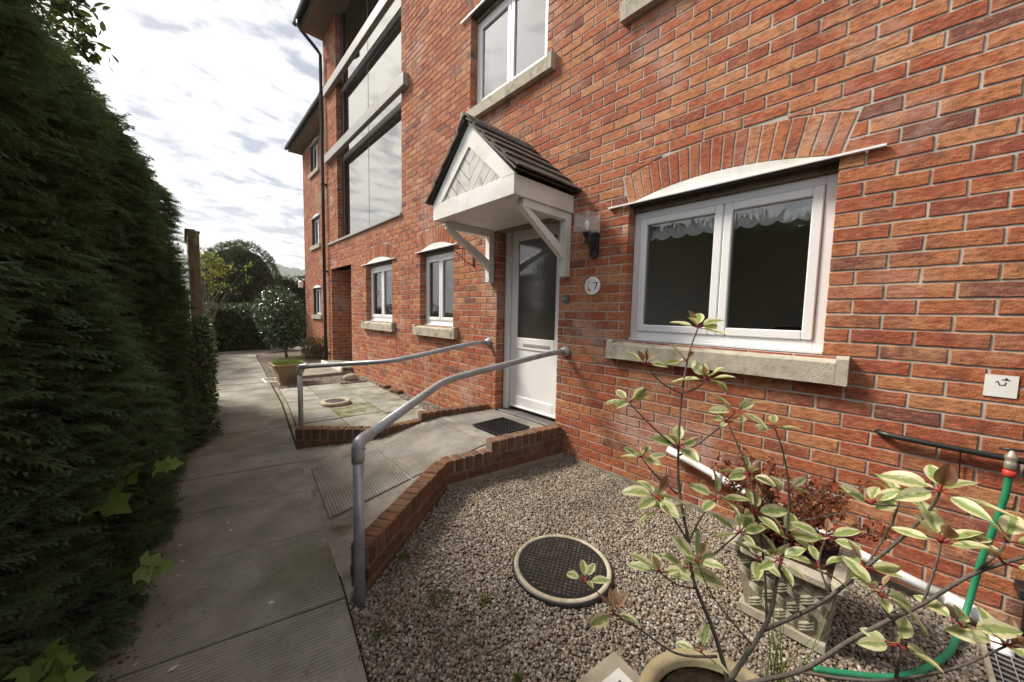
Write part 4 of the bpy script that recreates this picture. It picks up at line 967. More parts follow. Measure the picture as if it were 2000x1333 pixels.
# Y decreases towards the right of the picture
wall_stroke([(1.492, 1.588), (1.453, 1.588), (1.476, 1.533)], .008, -.0155, 'ink', 'numeral', pq)
for (y, z, r_, mt_) in ((1.540, 1.536, .013, 'pink_glaze'), (1.520, 1.528, .010, 'pink_glaze'), (1.532, 1.520, .009, 'pink_glaze'), (1.545, 1.556, .007, 'pink_glaze')):
    MB().lathe([(r_, 0), (r_ * .6, -.001)], (-.0155, y, z), 10, axis='x').build('painted_flower', mt_, pq)
wall_stroke([(1.535, 1.54), (1.545, 1.575), (1.530, 1.605)], .003, -.0152, 'sage_glaze', 'painted_stem', pq)
for y, z in ((1.538, 1.60), (1.552, 1.585), (1.524, 1.612), (1.528, 1.588)):
    MB().lathe([(.007, 0), (.003, -.0008)], (-.0154, y, z), 8, axis='x').build('painted_leaf', 'sage_glaze', pq)

bell = thing('doorbell', 'small dark grey doorbell below the canopy bracket', 'doorbell', (0, 1.787, 1.46))
MB().box((-.028, 1.757, 1.425), (-.001, 1.815, 1.497), 0, .006).build('casing', 'bell_grey', bell)
MB().box((-.032, 1.774, 1.452), (-.0285, 1.798, 1.474), 0, .002).build('push_button', 'grey_trim', bell)

sg_ = thing('notice_sign', 'small white square sign with a bathtub and shower drawing', 'sign', (0, -.585, 1.05))
MB().box((-.004, -.628, 1.003), (-.001, -.542, 1.097)).build('plate', 'ceramic', sg_)
wall_stroke([(-.577, 1.070), (-.580, 1.055), (-.594, 1.055), (-.597, 1.068)], .0022, -.0045, 'ink', 'tub_drawing', sg_)
wall_stroke([(-.570, 1.066), (-.577, 1.0705)], .0022, -.0045, 'ink', 'tub_drawing', sg_)
MB().prism([(-.583, 1.0775), (-.590, 1.0800), (-.597, 1.0830), (-.602, 1.0800), (-.608, 1.0785), (-.600, 1.0765)], 'x', -.0055, -.0045).build('shower_drawing', 'ink', sg_)
wall_stroke([(-.597, 1.085), (-.598, 1.080)], .004, -.0046, 'ink', 'shower_drawing', sg_)

hb = thing('basket_bracket', 'small rusty iron hanging-basket bracket left of the canopy', 'bracket', (0, 3.2, 1.95))
MB().box((-.012, 3.188, 1.865), (-.001, 3.212, 2.075)).build('wall_plate', 'rusty_iron', hb)
MB().tube([(-.006, 3.2, 2.055), (-.15, 3.2, 2.052), (-.31, 3.2, 2.04), (-.325, 3.2, 2.055), (-.32, 3.2, 2.07)], .006, 6).build('arm', 'rusty_iron', hb)
MB().tube([(-.006, 3.2, 1.875), (-.10, 3.2, 1.90), (-.22, 3.2, 1.985), (-.31, 3.2, 2.04)], .005, 6).build('brace', 'rusty_iron', hb)
for x in (-.13, -.16): MB().tube([(x, 3.2, 2.05), (x, 3.2, 1.93)], .004, 5).build('scroll_bar', 'rusty_iron', hb)

# pipes and tap
wp = thing('water_pipe', 'thin black water pipe clipped along the brick wall to the tap', 'pipe', (0, -.6, .75))
MB().tube([(.01, -.235, .762), (-.02, -.25, .760), (-.034, -.28, .757), (-.034, -.45, .753), (-.034, -1.2, .745)], .0135, 10).build('tube', 'black_plastic', wp, True)
MB().tube([(-.016, -.50, .755), (-.012, -.505, .60)], .0025, 5).build('cable', 'black_plastic', wp)
MB().box((-.05, -.83, .728), (-.001, -.81, .770)).build('pipe_clip', 'black_plastic', wp)
tp = thing('garden_tap', 'worn brass garden tap with a red hose connector', 'tap', (-.09, -.622, .7))
MB().tube([(-.036, -.622, .752), (-.075, -.622, .752)], .011, 10).build('inlet', 'brass', tp, True)
MB().lathe([(.012, -.035), (.017, -.03), (.017, -.004), (.014, 0), (.018, .012), (.018, .02), (.011, .03), (.007, .045)], (-.09, -.622, .755), 14).build('body', 'brass', tp, True)
MB().tube([(-.092, -.655, .806), (-.09, -.622, .803), (-.088, -.589, .800)], [.005, .007, .005], 7).build('handle', 'black_iron', tp, True)
MB().lathe([(.015, -.028), (.0185, -.024), (.0185, -.002), (.015, 0)], (-.09, -.622, .718), 14).build('hose_connector', 'red_plastic', tp, True)
def spline(P, n=8):
    P = [Vector(p) for p in P]; out = []
    for i in range(len(P) - 1):
        p0, p1, p2, p3 = P[max(i - 1, 0)], P[i], P[i + 1], P[min(i + 2, len(P) - 1)]
        for k_ in range(n):
            t_ = k_ / n; out.append(.5 * ((2 * p1) + (p2 - p0) * t_ + (2 * p0 - 5 * p1 + 4 * p2 - p3) * t_ ** 2 + (3 * p1 - p0 - 3 * p2 + p3) * t_ ** 3))
    return out + [P[-1]]
hose = MB().tube(spline([(-.09, -.622, .692), (-.09, -.618, .60), (-.093, -.60, .45), (-.098, -.58, .30), (-.11, -.565, .15), (-.17, -.545, .045), (-.28, -.52, .012), (-.40, -.49, .012), (-.57, -.42, .012), (-.70, -.34, .012), (-.80, -.235, .012), (-.875, -.145, .014)]), .0108, 10).build('garden_hose', 'hose_green', None, True)
tag(hose, 'green garden hose hanging from the tap and trailing over the gravel', 'hose')
wp2 = thing('waste_pipe', 'sloping white plastic waste pipe low along the brick wall', 'pipe', (-.06, 0, .2))
MB().tube([(-.055, .78, .375), (-.055, .66, .345), (-.06, .23, .232), (-.07, -.30, .110), (-.08, -.53, .075)], .024, 14).build('tube', 'white_pipe', wp2, True)
MB().tube(spline([(-.08, -.50, .080), (-.085, -.57, .068), (-.105, -.625, .050), (-.15, -.645, .020), (-.19, -.648, -.015)], 5), .029, 14).build('elbow', 'white_pipe', wp2, True)
for y, z in ((.45, .29), (-.15, .145)): MB().tube([(-.062, y + .02, z + .005), (-.062, y - .02, z - .005)], .029, 12).build('socket', 'white_pipe', wp2, True)
bd = thing('black_downpipe', 'black plastic downpipe on the wall beside the gully', 'downpipe', (-.06, -.72, 0))
MB().tube([(-.06, -.735, 0), (-.06, -.735, 3.3)], .034, 14).build('tube', 'black_plastic', bd, True)
for z in (.20, 1.6): MB().box((-.10, -.79, z), (-.001, -.68, z + .04), 0, .004).build('pipe_clip', 'black_plastic', bd)
gl_ = thing('gully_grating', 'galvanised wire gully grating below the white pipe', 'grating', (-.30, -.64, 0))
MB().box((-.44, -.80, -.03), (-.12, -.60, -.004)).build('pit', 'soil', gl_)
for a, b_ in (((-.46, -.605, -.02), (-.10, -.59, .008)), ((-.46, -.82, -.02), (-.10, -.805, .008)), ((-.46, -.805, -.02), (-.445, -.605, .008)), ((-.115, -.805, -.02), (-.10, -.605, .008))): MB().box(a, b_).build('frame', 'cast_stone', gl_)
for i in range(10): MB().box((-.438 + i * .034, -.804, -.002), (-.434 + i * .034, -.606, .003)).build('bar', 'galvanised', gl_)
for i in range(5): MB().box((-.444, -.785 + i * .040, .0035), (-.116, -.782 + i * .040, .006)).build('bar', 'galvanised', gl_)

# ------------------------------------------------------------------ low ramp walls
def low_wall(name, label, cl, tops, seed, base=-.06):
    th = thing(name, label, 'wall', (*cl[1], 0)); rg = random.Random(seed); W_ = .102; core = MB()
    cop = [MB().box((-.0315, -W_ / 2, -.051), (.0315, W_ / 2, .051), 0, .005) for _ in range(1)][0]
    cm = []; sm = []
    for k_ in range(5):
        def jig(mb):
            mb.v = [(x + rg.uniform(-.0016, .0016), y + rg.uniform(-.002, .002), z + rg.uniform(-.0018, .0018)) for x, y, z in mb.v]; return mb
        cm.append(jig(MB().box((-.0315, -W_ / 2, -.051), (.0315, W_ / 2, .051), 0, .006)).mesh('brick', 'old_brick'))
        sm.append(jig(MB().box((-.1075, -W_ / 2, -.0325), (.1075, W_ / 2, .0325), 0, .005)).mesh('brick', 'old_brick'))
    for si in range(len(cl) - 1):
        a, b_ = Vector(cl[si]), Vector(cl[si + 1]); d = b_ - a; Ls = d.length; d.normalize(); ang = math.atan2(d[1], d[0]); ztop = tops[si]
        n = max(1, round(Ls / .074)); st = Ls / n
        for i in range(n):
            c = a + d * st * (i + .5); o = bpy.data.objects.new('brick', rg.choice(cm)); o.location = (c[0], c[1], ztop - .051 + rg.uniform(-.002, .002)); o.rotation_euler = (0, 0, ang + rg.uniform(-.012, .012) + (math.pi if rg.random() < .5 else 0)); link(o, th)
        z = ztop - .102 - .010; row = 0
        while z > base:
            zc = z - .0325; p = -.1125 if row % 2 else 0.0
            while p < Ls - .01:
                s0, s1 = max(p, 0.0), min(p + .215, Ls)
                if s1 - s0 > .03:
                    c = a + d * (s0 + s1) / 2; o = bpy.data.objects.new('brick', rg.choice(sm)); o.scale = ((s1 - s0) / .215, 1, 1); o.location = (c[0], c[1], zc); o.rotation_euler = (0, 0, ang + rg.uniform(-.006, .006)); link(o, th)
                p += .225
            z -= .075; row += 1
        nn = Vector((-d[1], d[0])) * (W_ / 2 - .006); q = [a + nn, a - nn, b_ - nn, b_ + nn]
        core.prism([tuple(x) for x in q][::-1], 'z', -.1, ztop - .008)
    core.build('mortar', 'old_mortar', th)
    return th
def split(cl, k_): return cl
nw = NEAR_WALL; fw2 = FAR_WALL
low_wall('low_brick_wall', 'low kinked brick wall bordering the ramp on the pea gravel side', [(-.01, nw[0][1])] + nw[1:], [.283, .205, .203], 21)
low_wall('low_brick_wall', 'low kinked brick wall bordering the ramp on the flagged patio side', [(-.01, fw2[0][1])] + fw2[1:], [.275, .20, .195], 22)
ft = MB(); 
for a, b_ in ((nw[0], nw[1]), (nw[1], nw[2])): ft.prism([(a[0], a[1] - .068), (b_[0], b_[1] - .068), (b_[0], b_[1] - .03), (a[0], a[1] - .03)], 'z', -.05, .028)
fo = struct(ft.build('kerb', 'kerb')); fo['label'] = 'rough mortar footing showing under the near ramp wall'

# ------------------------------------------------------------------ handrails
def fillet(pts, rad=.07, n=6):
    P = [Vector(p) for p in pts]; out = [P[0]]
    for i in range(1, len(P) - 1):
        a = (P[i - 1] - P[i]); c = (P[i + 1] - P[i]); k_ = min(rad, a.length * .45, c.length * .45); p0 = P[i] + a.normalized() * k_; p2 = P[i] + c.normalized() * k_
        for j in range(n + 1):
            t_ = j / n; out.append(p0 * (1 - t_) ** 2 + P[i] * 2 * t_ * (1 - t_) + p2 * t_ ** 2)
    return out + [P[-1]]
def handrail(label, base, ztop, mid, knee, wall_pt):
    h = thing('handrail', label, 'handrail', base, 'galvanised handrails along the ramp'); r_ = .0235
    MB().tube([(base[0], base[1], base[2] - .05), (base[0], base[1], ztop - .055)], r_, 18).build('post', 'galvanised', h, True)
    tp_ = Vector((base[0], base[1], ztop)); dr_ = (Vector(mid) - tp_).normalized()
    MB().tube([(base[0], base[1], ztop - .085), (base[0], base[1], ztop - .06)] + [tuple(p) for p in fillet([(base[0], base[1], ztop - .059), tuple(tp_), tuple(tp_ + dr_ * .075)], .055)] + [tuple(tp_ + dr_ * .085)], r_ + .004, 18).build('elbow', 'galvanised', h, True)
    MB().tube([tuple(p) for p in fillet([tuple(tp_ + dr_ * .06), mid, knee, wall_pt], .16, 10)], r_, 18).build('rail', 'galvanised', h, True)
    MB().lathe([(.034, -.045), (.036, -.020), (.050, -.012), (.050, -.002)], wall_pt, 20, axis='x').build('flange', 'galvanised', h, True)
    MB().lathe([(.007, -.006), (.005, 0)], (tp_[0] + .018, tp_[1] - .028, ztop - .02), 8).build('grub_screw', 'galvanised', h, True)
    return h
handrail('galvanised pipe handrail on the pea gravel side of the ramp', (-2.017, 1.304, 0), .735, (-1.24, 1.835, .845), (-.22, 1.775, .975), (0, 1.773, .982))
handrail('galvanised pipe handrail on the flagged patio side of the ramp', (-1.715, 3.80, 0), .735, (-1.03, 3.15, .812), (-.23, 2.90, .978), (0, 2.888, .985))

# ------------------------------------------------------------------ door mat, covers
dm = thing('door_mat', 'black rubber lattice door mat on the concrete landing', 'door mat', (-.352, 2.25, .228), rz=R(-3))
MB().box((-.545, 2.055, .2285), (-.16, 2.065, .243)).box((-.545, 2.435, .2285), (-.16, 2.445, .243)).box((-.545, 2.065, .2285), (-.535, 2.435, .243)).box((-.17, 2.065, .2285), (-.16, 2.435, .243)).build('rim', 'rubber', dm)
for fam in (1, -1):
    for i in range(-13, 14):
        c = i * .026; P = [(-.535, 2.065), (-.17, 2.065), (-.17, 2.435), (-.535, 2.435)]; nrm = (.7071, .7071 * fam); cc = nrm[0] * -.3525 + nrm[1] * 2.25 + c
        P = clip(P, nrm, cc - .0035)
        if len(P) > 2: P = clip(P, (-nrm[0], -nrm[1]), -(cc + .0035))
        if len(P) > 2: MB().prism(P, 'z', .2285 if fam > 0 else .229, .240 if fam > 0 else .2385).build('slat', 'rubber', dm)
mc = thing('inspection_cover', 'round dark manhole cover with a pale ring set in pea gravel', 'manhole cover', (-1.15, .835, 0))
MB().lathe([(.260, -.04), (.261, .004), (.256, .010), (.250, .010)], (-1.15, .835, 0), 56).build('collar', 'black_plastic', mc, True)
MB().lathe([(.252, .002), (.252, .012), (.246, .016), (.232, .016), (.228, .012), (.228, .002)], (-1.15, .835, 0), 56).build('ring', 'ring_stone', mc, True)
MB().lathe([(.2275, .001), (.2275, .009), (.001, .009)], (-1.15, .835, 0), 56).build('plate', 'cover_plate', mc)
stud = MB(); n = 0
ca, sa = math.cos(.5), math.sin(.5)
for i in range(-10, 11):
    for j in range(-10, 11):
        x, y = i * .0215, j * .0215
        if math.hypot(x, y) < .21:
            w_, h_ = (.0085, .0055) if (i + j) % 2 else (.0055, .0085)
            q = [(-1.15 + (x + sx_ * w_) * ca - (y + sy_ * h_) * sa, .835 + (x + sx_ * w_) * sa + (y + sy_ * h_) * ca) for sx_, sy_ in ((-1, -1), (1, -1), (1, 1), (-1, 1))]
            stud.prism(q, 'z', .0085, .0125)
o = stud.build('tread_studs', 'cover_plate', mc); o['kind'] = 'stuff'
dc = thing('drain_ring', 'round pale stone drain ring with dark lid on the patio', 'drain cover', (-1.055, 4.92, .03))
MB().lathe([(.185, .0), (.190, .035), (.182, .052), (.165, .058), (.140, .056), (.128, .048), (.126, .03)], (-1.055, 4.92, .012), 40).build('ring', 'ring_stone', dc, True)
MB().lathe([(.1255, .02), (.1255, .046), (.001, .048)], (-1.055, 4.92, .012), 40).build('lid', 'cover_plate', dc)
sq = thing('drain_cover', 'small square drain cover with a white frame beside the trough', 'drain cover', (-1.42, 7.45, .0))
for a, b_ in (((-1.54, 7.20), (-1.30, 7.23)), ((-1.54, 7.66), (-1.30, 7.69)), ((-1.54, 7.23), (-1.51, 7.66)), ((-1.33, 7.23), (-1.30, 7.66))): MB().box((*a, -.01), (*b_, .012)).build('frame', 'ceramic', sq)
MB().box((-1.51, 7.23, -.01), (-1.33, 7.66, .006)).build('lid', 'flagstone', sq)
es = struct(MB().box((-1.22, 7.32, -.06), (-.012, 8.95, .055), 0, .01).build('entrance_path', 'concrete')); es['label'] = 'raised concrete path leading to the entrance recess'
st = struct(MB().box((-.20, 7.38, .056), (1.39, 8.75, .135), 0, .008).build('entrance_step', 'flagstone')); st['label'] = 'grey stone step into the entrance recess'
ed = struct(MB().box((-.245, 7.36, .056), (-.2005, 8.78, .142), 0, .008).build('step_nosing', 'ceramic')); ed['label'] = 'white painted edge of the entrance step'
rk = MB().lathe([(.001, 0), (.09, .0), (.125, .03), (.12, .08), (.085, .115), (.03, .128), (.001, .13)], (0, 0, 0), 14)
rk.v = [(x * 1.05 + random.uniform(-.012, .012), y * .8 + random.uniform(-.012, .012), z + random.uniform(-.008, .008)) for x, y, z in rk.v]
o = rk.build('boulder', 'rock', None, True, (-.30, 6.62, .0)); tag(o, 'lone pale sandstone boulder at the edge of the patio', 'boulder')
for k_, (y, x) in enumerate(((5.62, -.04), (5.12, -.05))):
    o = MB().box((-.05, -.105, 0), (.05, .105, .055), 0, .008).build('loose_brick', 'old_brick', None); o.location = (x - .03, y, .0); o.rotation_euler = (0, 0, R(4 + 7 * k_))
    tag(o, ('loose brick lying against the wall below the farther small window', 'loose brick lying against the wall nearer the ramp')[k_], 'brick', 'loose bricks by the wall')
# fallen scraps on the path
fl = MB().add([(0, 0, .001), (.5, .28, .004), (1, 0, .001), (.5, -.3, .010)], [(0, 1, 2), (0, 2, 3)]).mesh('fallen_leaf', 'fallen')
for u, v, s_ in ((522, 1178, .034), (325, 1313, .036), (448, 1022, .022), (453, 1037, .026), (395, 1010, .016), (374, 998, .012), (433, 952, .016), (345, 1067, .03), (362, 1095, .026), (343, 1128, .02), (420, 920, .010), (425, 848, .010), (498, 840, .012), (270, 1292, .02), (336, 1230, .012), (376, 1293, .012)):
    d = at(u, v, 1) - CO; p = CO + d * ((.004 - CO[2]) / d[2])
    o = bpy.data.objects.new('fallen_leaf', fl); o.location = p; s2 = s_ * 1.0; o.scale = (s2, s2, s2); o.rotation_euler = (random.uniform(-.2, .2), random.uniform(-.15, .15), random.uniform(0, 6.28)); link(o)
    tag(o, 'small pale fallen leaf scrap lying on the dark footpath', 'fallen leaf', 'pale fallen leaf scraps on the footpath')

# ================================================================== PLANTERS
pl = thing('stone_planter', 'square cast-stone planter with basket-weave sides holding a red shrub', 'planter', (-.61, -.02, 0))
def fr_box(mb, cx, cy, hw0, hw1, z0, z1, hwi=None):
    v = []
    for hw, z in ((hw0, z0), (hw1, z1)): v += [(cx - hw, cy - hw, z), (cx + hw, cy - hw, z), (cx + hw, cy + hw, z), (cx - hw, cy + hw, z)]
    mb.add(v, [(0, 3, 2, 1), (4, 5, 6, 7)] + [(i, (i + 1) % 4, 4 + (i + 1) % 4, 4 + i) for i in range(4)]); return mb
pcx, pcy = -.61, -.015
fr_box(MB(), pcx, pcy, .150, .148, 0.0, .035).build('plinth', 'cast_stone', pl)
fr_box(MB(), pcx, pcy, .128, .170, .035, .30).build('body', 'cast_stone', pl)
rim = MB()
for a, b_ in (((-.20, -.20), (.20, -.15)), ((-.20, .15), (.20, .20)), ((-.20, -.15), (-.15, .15)), ((.15, -.15), (.20, .15))): rim.box((pcx + a[0], pcy + a[1], .285), (pcx + b_[0], pcy + b_[1], .335), 0, .014)
rim.build('rim', 'cast_stone', pl)
MB().box((pcx - .15, pcy - .15, .29), (pcx + .15, pcy + .15, .318)).build('soil', 'soil', pl)
# woven strands on the four sides: alternating diagonal bundles
for side in range(4):
    wv = MB(); ca, sa = math.cos(side * math.pi / 2), math.sin(side * math.pi / 2)
    for i in range(-3, 4):
        for j in range(4):
            uc, zc = i * .042, .072 + j * .062; hw = .128 + (zc - .035) / .265 * .042
            if abs(uc) > hw - .018: continue
            dg = 1 if (i + j) % 2 else -1
            for k_ in (-1, 0, 1):
                a = (uc - .027, zc - dg * .022 + k_ * .0145); b_ = (uc + .027, zc + dg * .022 + k_ * .0145); pts = []
                for (uu, z) in (a, ((a[0] + b_[0]) / 2, (a[1] + b_[1]) / 2), b_):
                    h = .128 + (z - .035) / .265 * .042 + (.004 if uu == uc else -.001); uu = max(-h + .006, min(h - .006, uu))
                    pts.append((pcx - h * ca - uu * sa, pcy - h * sa + uu * ca, z))
                wv.tube(pts, .0072, 6)
    wv.build('woven_panel', 'cast_stone', pl, True)
rp2 = thing('round_pot', 'large round ochre pot holding the variegated shrub, cropped by the frame', 'plant pot', (-1.60, -.05, -.045))
MB().lathe([(.13, 0), (.155, .05), (.185, .20), (.195, .30), (.210, .305), (.215, .335), (.208, .345), (.184, .345), (.175, .335), (.172, .26), (.001, .26)], (-1.60, -.05, -.045), 48).build('pot', 'glazed_pot', rp2, True)
MB().lathe([(.1715, .322), (.12, .330), (.001, .335)], (-1.60, -.05, -.045), 32).build('soil', 'soil', rp2, True)
tr = thing('terracotta_trough', 'weathered terracotta trough of grasses beside the footpath', 'planter', (-1.235, 6.95, 0))
tv = []
for hx, hy, z in ((.145, .15, .03), (.165, .17, .10), (.19, .20, .22), (.225, .23, .30), (.255, .26, .345), (.255, .26, .365), (.225, .23, .365), (.215, .22, .32)): tv += [(-1.235 - hx, 6.95 - hy, z), (-1.235 + hx, 6.95 - hy, z), (-1.235 + hx, 6.95 + hy, z), (-1.235 - hx, 6.95 + hy, z)]
MB().add(tv, [(0, 3, 2, 1), (28, 29, 30, 31)] + [(4 * k_ + i, 4 * k_ + (i + 1) % 4, 4 * k_ + 4 + (i + 1) % 4, 4 * k_ + 4 + i) for k_ in range(7) for i in range(4)]).build('body', 'terracotta', tr)
MB().box((-1.235 - .165, 6.95 - .165, .0), (-1.235 + .165, 6.95 + .165, .029), 0, .006).build('saucer', 'terracotta', tr)
lat = MB()
for i in range(-2, 3):
    for dg in (-1, 1):
        p = lambda u, z: (-1.235 + u, 6.95 - (.15 + (z - .03) / .19 * .05) - .002, z)
        lat.tube([p(i * .06 - dg * .05, .06), p(i * .06 + dg * .05, .20)], .005, 5)
lat.build('lattice_relief', 'terracotta', tr)
ls = thing('paving_block', 'square weathered stone slab cropped at the bottom beside the round pot', 'slab', (-1.53, .30, 0))
q = [(-1.377, .390), (-1.773, .442), (-1.829, .046), (-1.433, -.006)]
MB().prism(q[::-1], 'z', -.012, .016).build('slab', 'cast_stone', ls)
bx = thing('square_lantern', 'small white square frame with a dark centre on the stone slab', 'lantern', (-1.60, .27, .02))
hw = .120; rot = R(-8); c_ = (-1.475 - hw * (math.cos(rot) - math.sin(rot)), .316 - hw * (math.sin(rot) + math.cos(rot)))
def rq(h): return [(c_[0] + (x * math.cos(rot) - y * math.sin(rot)) * h, c_[1] + (x * math.sin(rot) + y * math.cos(rot)) * h) for x, y in ((1, 1), (-1, 1), (-1, -1), (1, -1))]
qo, qi = rq(hw), rq(hw - .03)
for i in range(4): MB().prism([qo[i], qo[(i + 1) % 4], qi[(i + 1) % 4], qi[i]], 'z', .017, .075).build('frame', 'old_white_paint', bx)
MB().prism(qi, 'z', .017, .045).build('panel', 'ink', bx)

# ================================================================== PLANTS
def blades(name, mt_, c, rad, n, h, wd, parent, lean=.35, seed=1):
    rg = np.random.default_rng(seed); a = rg.uniform(0, 6.283, n); rr = rad * np.sqrt(rg.random(n))
    pos = np.column_stack([c[0] + rr * np.cos(a), c[1] + rr * np.sin(a), np.full(n, c[2])]); f = np.column_stack([rg.normal(0, lean, n), rg.normal(0, lean, n), np.ones(n)])
    tv = np.array([(0, .5, 0), (0, -.5, 0), (.5, .42, .10), (.5, -.42, .10), (.85, .2, .32), (.85, -.2, .32), (1, 0, .46)]); tf = np.array([(0, 1, 3), (0, 3, 2), (2, 3, 5), (2, 5, 4), (4, 5, 6)])
    s = h * rg.uniform(.5, 1.1, n); M = frames(pos, f, unit(n), np.stack([s, np.full(n, wd), s], 1))
    return batch(name, mt_, tv, tf, M, rg.random(n), parent)
tg = thing('trough_grass', 'tufted pale grasses growing in the terracotta trough', 'plant', (-1.235, 6.95, .33)); blades('grass_blades', 'grass_leaf', (-1.235, 6.95, .32), .2, 520, .15, .007, tg, .5)
MB().box((-1.235 - .215, 6.95 - .22, .30), (-1.235 + .215, 6.95 + .22, .335)).build('root_soil', 'soil', tg)
rd_ = thing('reed_tuft', 'thin upright dark green reeds behind the round pot', 'plant', (-1.14, -.06, 0)); blades('reed_blades', 'green_leaf', (-1.14, -.08, 0), .06, 26, .42, .004, rd_, .07, 5)
for k_, (u, v, s_, lab) in enumerate(((858, 1168, .055, 'bright green moss tuft in the gravel near the handrail post'), (945, 1172, .028, 'tiny green weed in the gravel left of the manhole cover'), (790, 1088, .03, 'little green weed against the base of the low brick wall'), (590, 868, .04, 'weed at the foot of the far low wall end'), (742, 1238, .03, 'dull green moss patch in the gravel by the footpath edge'), (1010, 1330, .02, 'small weed in the gravel at the bottom of the picture'))):
    d = at(u, v, 1) - CO; p = CO + d * ((0 - CO[2]) / d[2]); o = thing('weed', lab, 'weed', tuple(p)); blades('weed_leaves', 'moss_leaf', tuple(p), s_, int(20 + s_ * 1300), .018, .005, o, .9, 30 + k_)

def cloud(name, mt_, n, sampler, size, parent, tv=LEAF_V, tf=LEAF_F, up=.5, outw=.6, seed=1, jit=.9):
    """leaves spread over a volume; sampler(rg,n) -> points, outward normals"""
    rg = np.random.default_rng(seed); P, N = sampler(rg, n); n = len(P)
    f = N * outw + rg.normal(size=(n, 3)) * jit + np.array([0, 0, -.15]); u = np.array([0, 0, 1.0]) * up + N * .5 + rg.normal(size=(n, 3)) * .6
    return batch(name, mt_, tv, tf, frames(P, f, u, size * rg.uniform(.65, 1.25, n)), rg.random(n), parent)
def blob(c, r, shell=.35, bumps=9, amp=.16, seed=3, zmin=None):
    rg0 = np.random.default_rng(seed); D = rg0.normal(size=(bumps, 3)); D /= np.linalg.norm(D, axis=1, keepdims=True); A = rg0.uniform(-1, 1, bumps)
    c = np.array(c); r = np.array(r)
    def s(rg, n):
        d = rg.normal(size=(n, 3)); d /= np.linalg.norm(d, axis=1, keepdims=True)
        k_ = 1 + amp * (np.exp(5 * (d @ D.T - 1)) * A).sum(1) + amp * .3 * np.sin(7 * d[:, 0] + 3) * np.sin(6 * d[:, 1]) * np.sin(8 * d[:, 2])
        rad = k_ * (1 - shell * rg.random(n) ** 1.6); P = c + d * r * rad[:, None]
        if zmin is not None:
            m_ = P[:, 2] > zmin; P, d = P[m_], d[m_]
        return P, d
    return s
def core_blob(name, mt_, c, r, parent, k_=.72):
    v = ICO_V
    # one level of subdivision for a rounder core
    mb = MB(); vs = [Vector(x).normalized() for x in v]; fs = []
    for f in ICO_F:
        a, b_, d = (vs[i] for i in f); m1, m2, m3 = (a + b_).normalized(), (b_ + d).normalized(), (a + d).normalized()
        kk = len(mb.v); mb.add([(c[0] + p[0] * r[0] * k_, c[1] + p[1] * r[1] * k_, c[2] + p[2] * r[2] * k_) for p in (a, b_, d, m1, m2, m3)], [(0, 3, 5), (3, 1, 4), (5, 4, 2), (3, 4, 5)])
    return mb.build(name, mt_, parent)
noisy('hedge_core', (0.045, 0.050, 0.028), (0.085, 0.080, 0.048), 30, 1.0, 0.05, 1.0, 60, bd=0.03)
noisy('leaf_shadow', (0.020, 0.022, 0.013), (0.036, 0.038, 0.022), 6, 1.0, 0.05, 0.0)  # shade among the leaves put into the dark colour of solid cores

# camellia standard in the gravel
cm = thing('camellia', 'small round glossy camellia bush on a short trunk in the gravel', 'shrub', (-.55, 11.0, 0))
MB().tube([(-.53, 11.0, -.02), (-.54, 11.0, .15), (-.57, 11.02, .35), (-.56, 11.0, .6)], [.04, .032, .028, .02], 8).build('trunk', 'bark_pale', cm, True)
for k_ in range(7):
    a = k_ * .9; MB().tube([(-.56, 11.0, .4), (-.56 + .2 * math.cos(a), 11 + .2 * math.sin(a), .75), (-.56 + .38 * math.cos(a), 11 + .38 * math.sin(a), 1.0 + .06 * k_)], [.016, .011, .006], 5).build('branch', 'bark', cm)
core_blob('crown_core', 'leaf_shadow', (-.57, 11.0, 1.0), (.50, .50, .68), cm, .62)
cloud('crown', 'glossy_leaf', 4200, blob((-.57, 11.0, 1.0), (.54, .54, .76), .42, 12, .34, 8, .24), .085, cm, seed=41)
cloud('stray_leaves', 'glossy_leaf', 160, blob((-.57, 11.0, 1.02), (.60, .60, .82), .06, 12, .34, 8, .3), .085, cm, seed=42)
sp = thing('low_shrub', 'low bronze-green spreading shrub at the foot of the downpipe', 'shrub', (.12, 10.5, 0))
core_blob('crown_core', 'leaf_shadow', (.14, 10.5, .2), (.34, .45, .26), sp, .6)
cloud('crown', 'spirea_leaf', 2600, blob((.12, 10.5, .22), (.40, .60, .34), .5, 8, .35, 12, .0), .05, sp, seed=43)

# red azalea in the stone planter
az = thing('red_shrub', 'twiggy russet-leaved shrub growing in the stone planter', 'shrub', (-.60, 0, .32))
tw = MB(); rga = random.Random(3); tips = []
for k_ in range(34):
    a = rga.uniform(0, 6.28); l = rga.uniform(.12, .34); b0 = Vector((-.60 + rga.uniform(-.04, .04), .02 + rga.uniform(-.06, .06), .31)); e = b0 + Vector((math.cos(a) * l * .75, math.sin(a) * l * .95, rga.uniform(.10, .36))); mid_ = (b0 + e) / 2 + Vector((rga.uniform(-.03, .03), rga.uniform(-.03, .03), rga.uniform(.0, .05)))
    tw.tube([b0, mid_, e], [.005, .0035, .002], 5, False); tips.append((b0, mid_, e))
tw.build('twigs', 'bark', az)
def az_s(rg, n):
    i = rg.integers(0, len(tips), n); t_ = rg.uniform(.15, 1.05, n)[:, None]; T = np.array([[list(x) for x in q] for q in tips])[i]
    P = T[:, 0] * (1 - t_) ** 2 + T[:, 1] * 2 * t_ * (1 - t_) + T[:, 2] * t_ ** 2 + rg.normal(0, .016, (n, 3)); N = T[:, 2] - T[:, 0]; return P, N / np.linalg.norm(N, axis=1, keepdims=True)
cloud('crown', 'red_leaf', 3300, az_s, .025, az, seed=44, outw=.9)

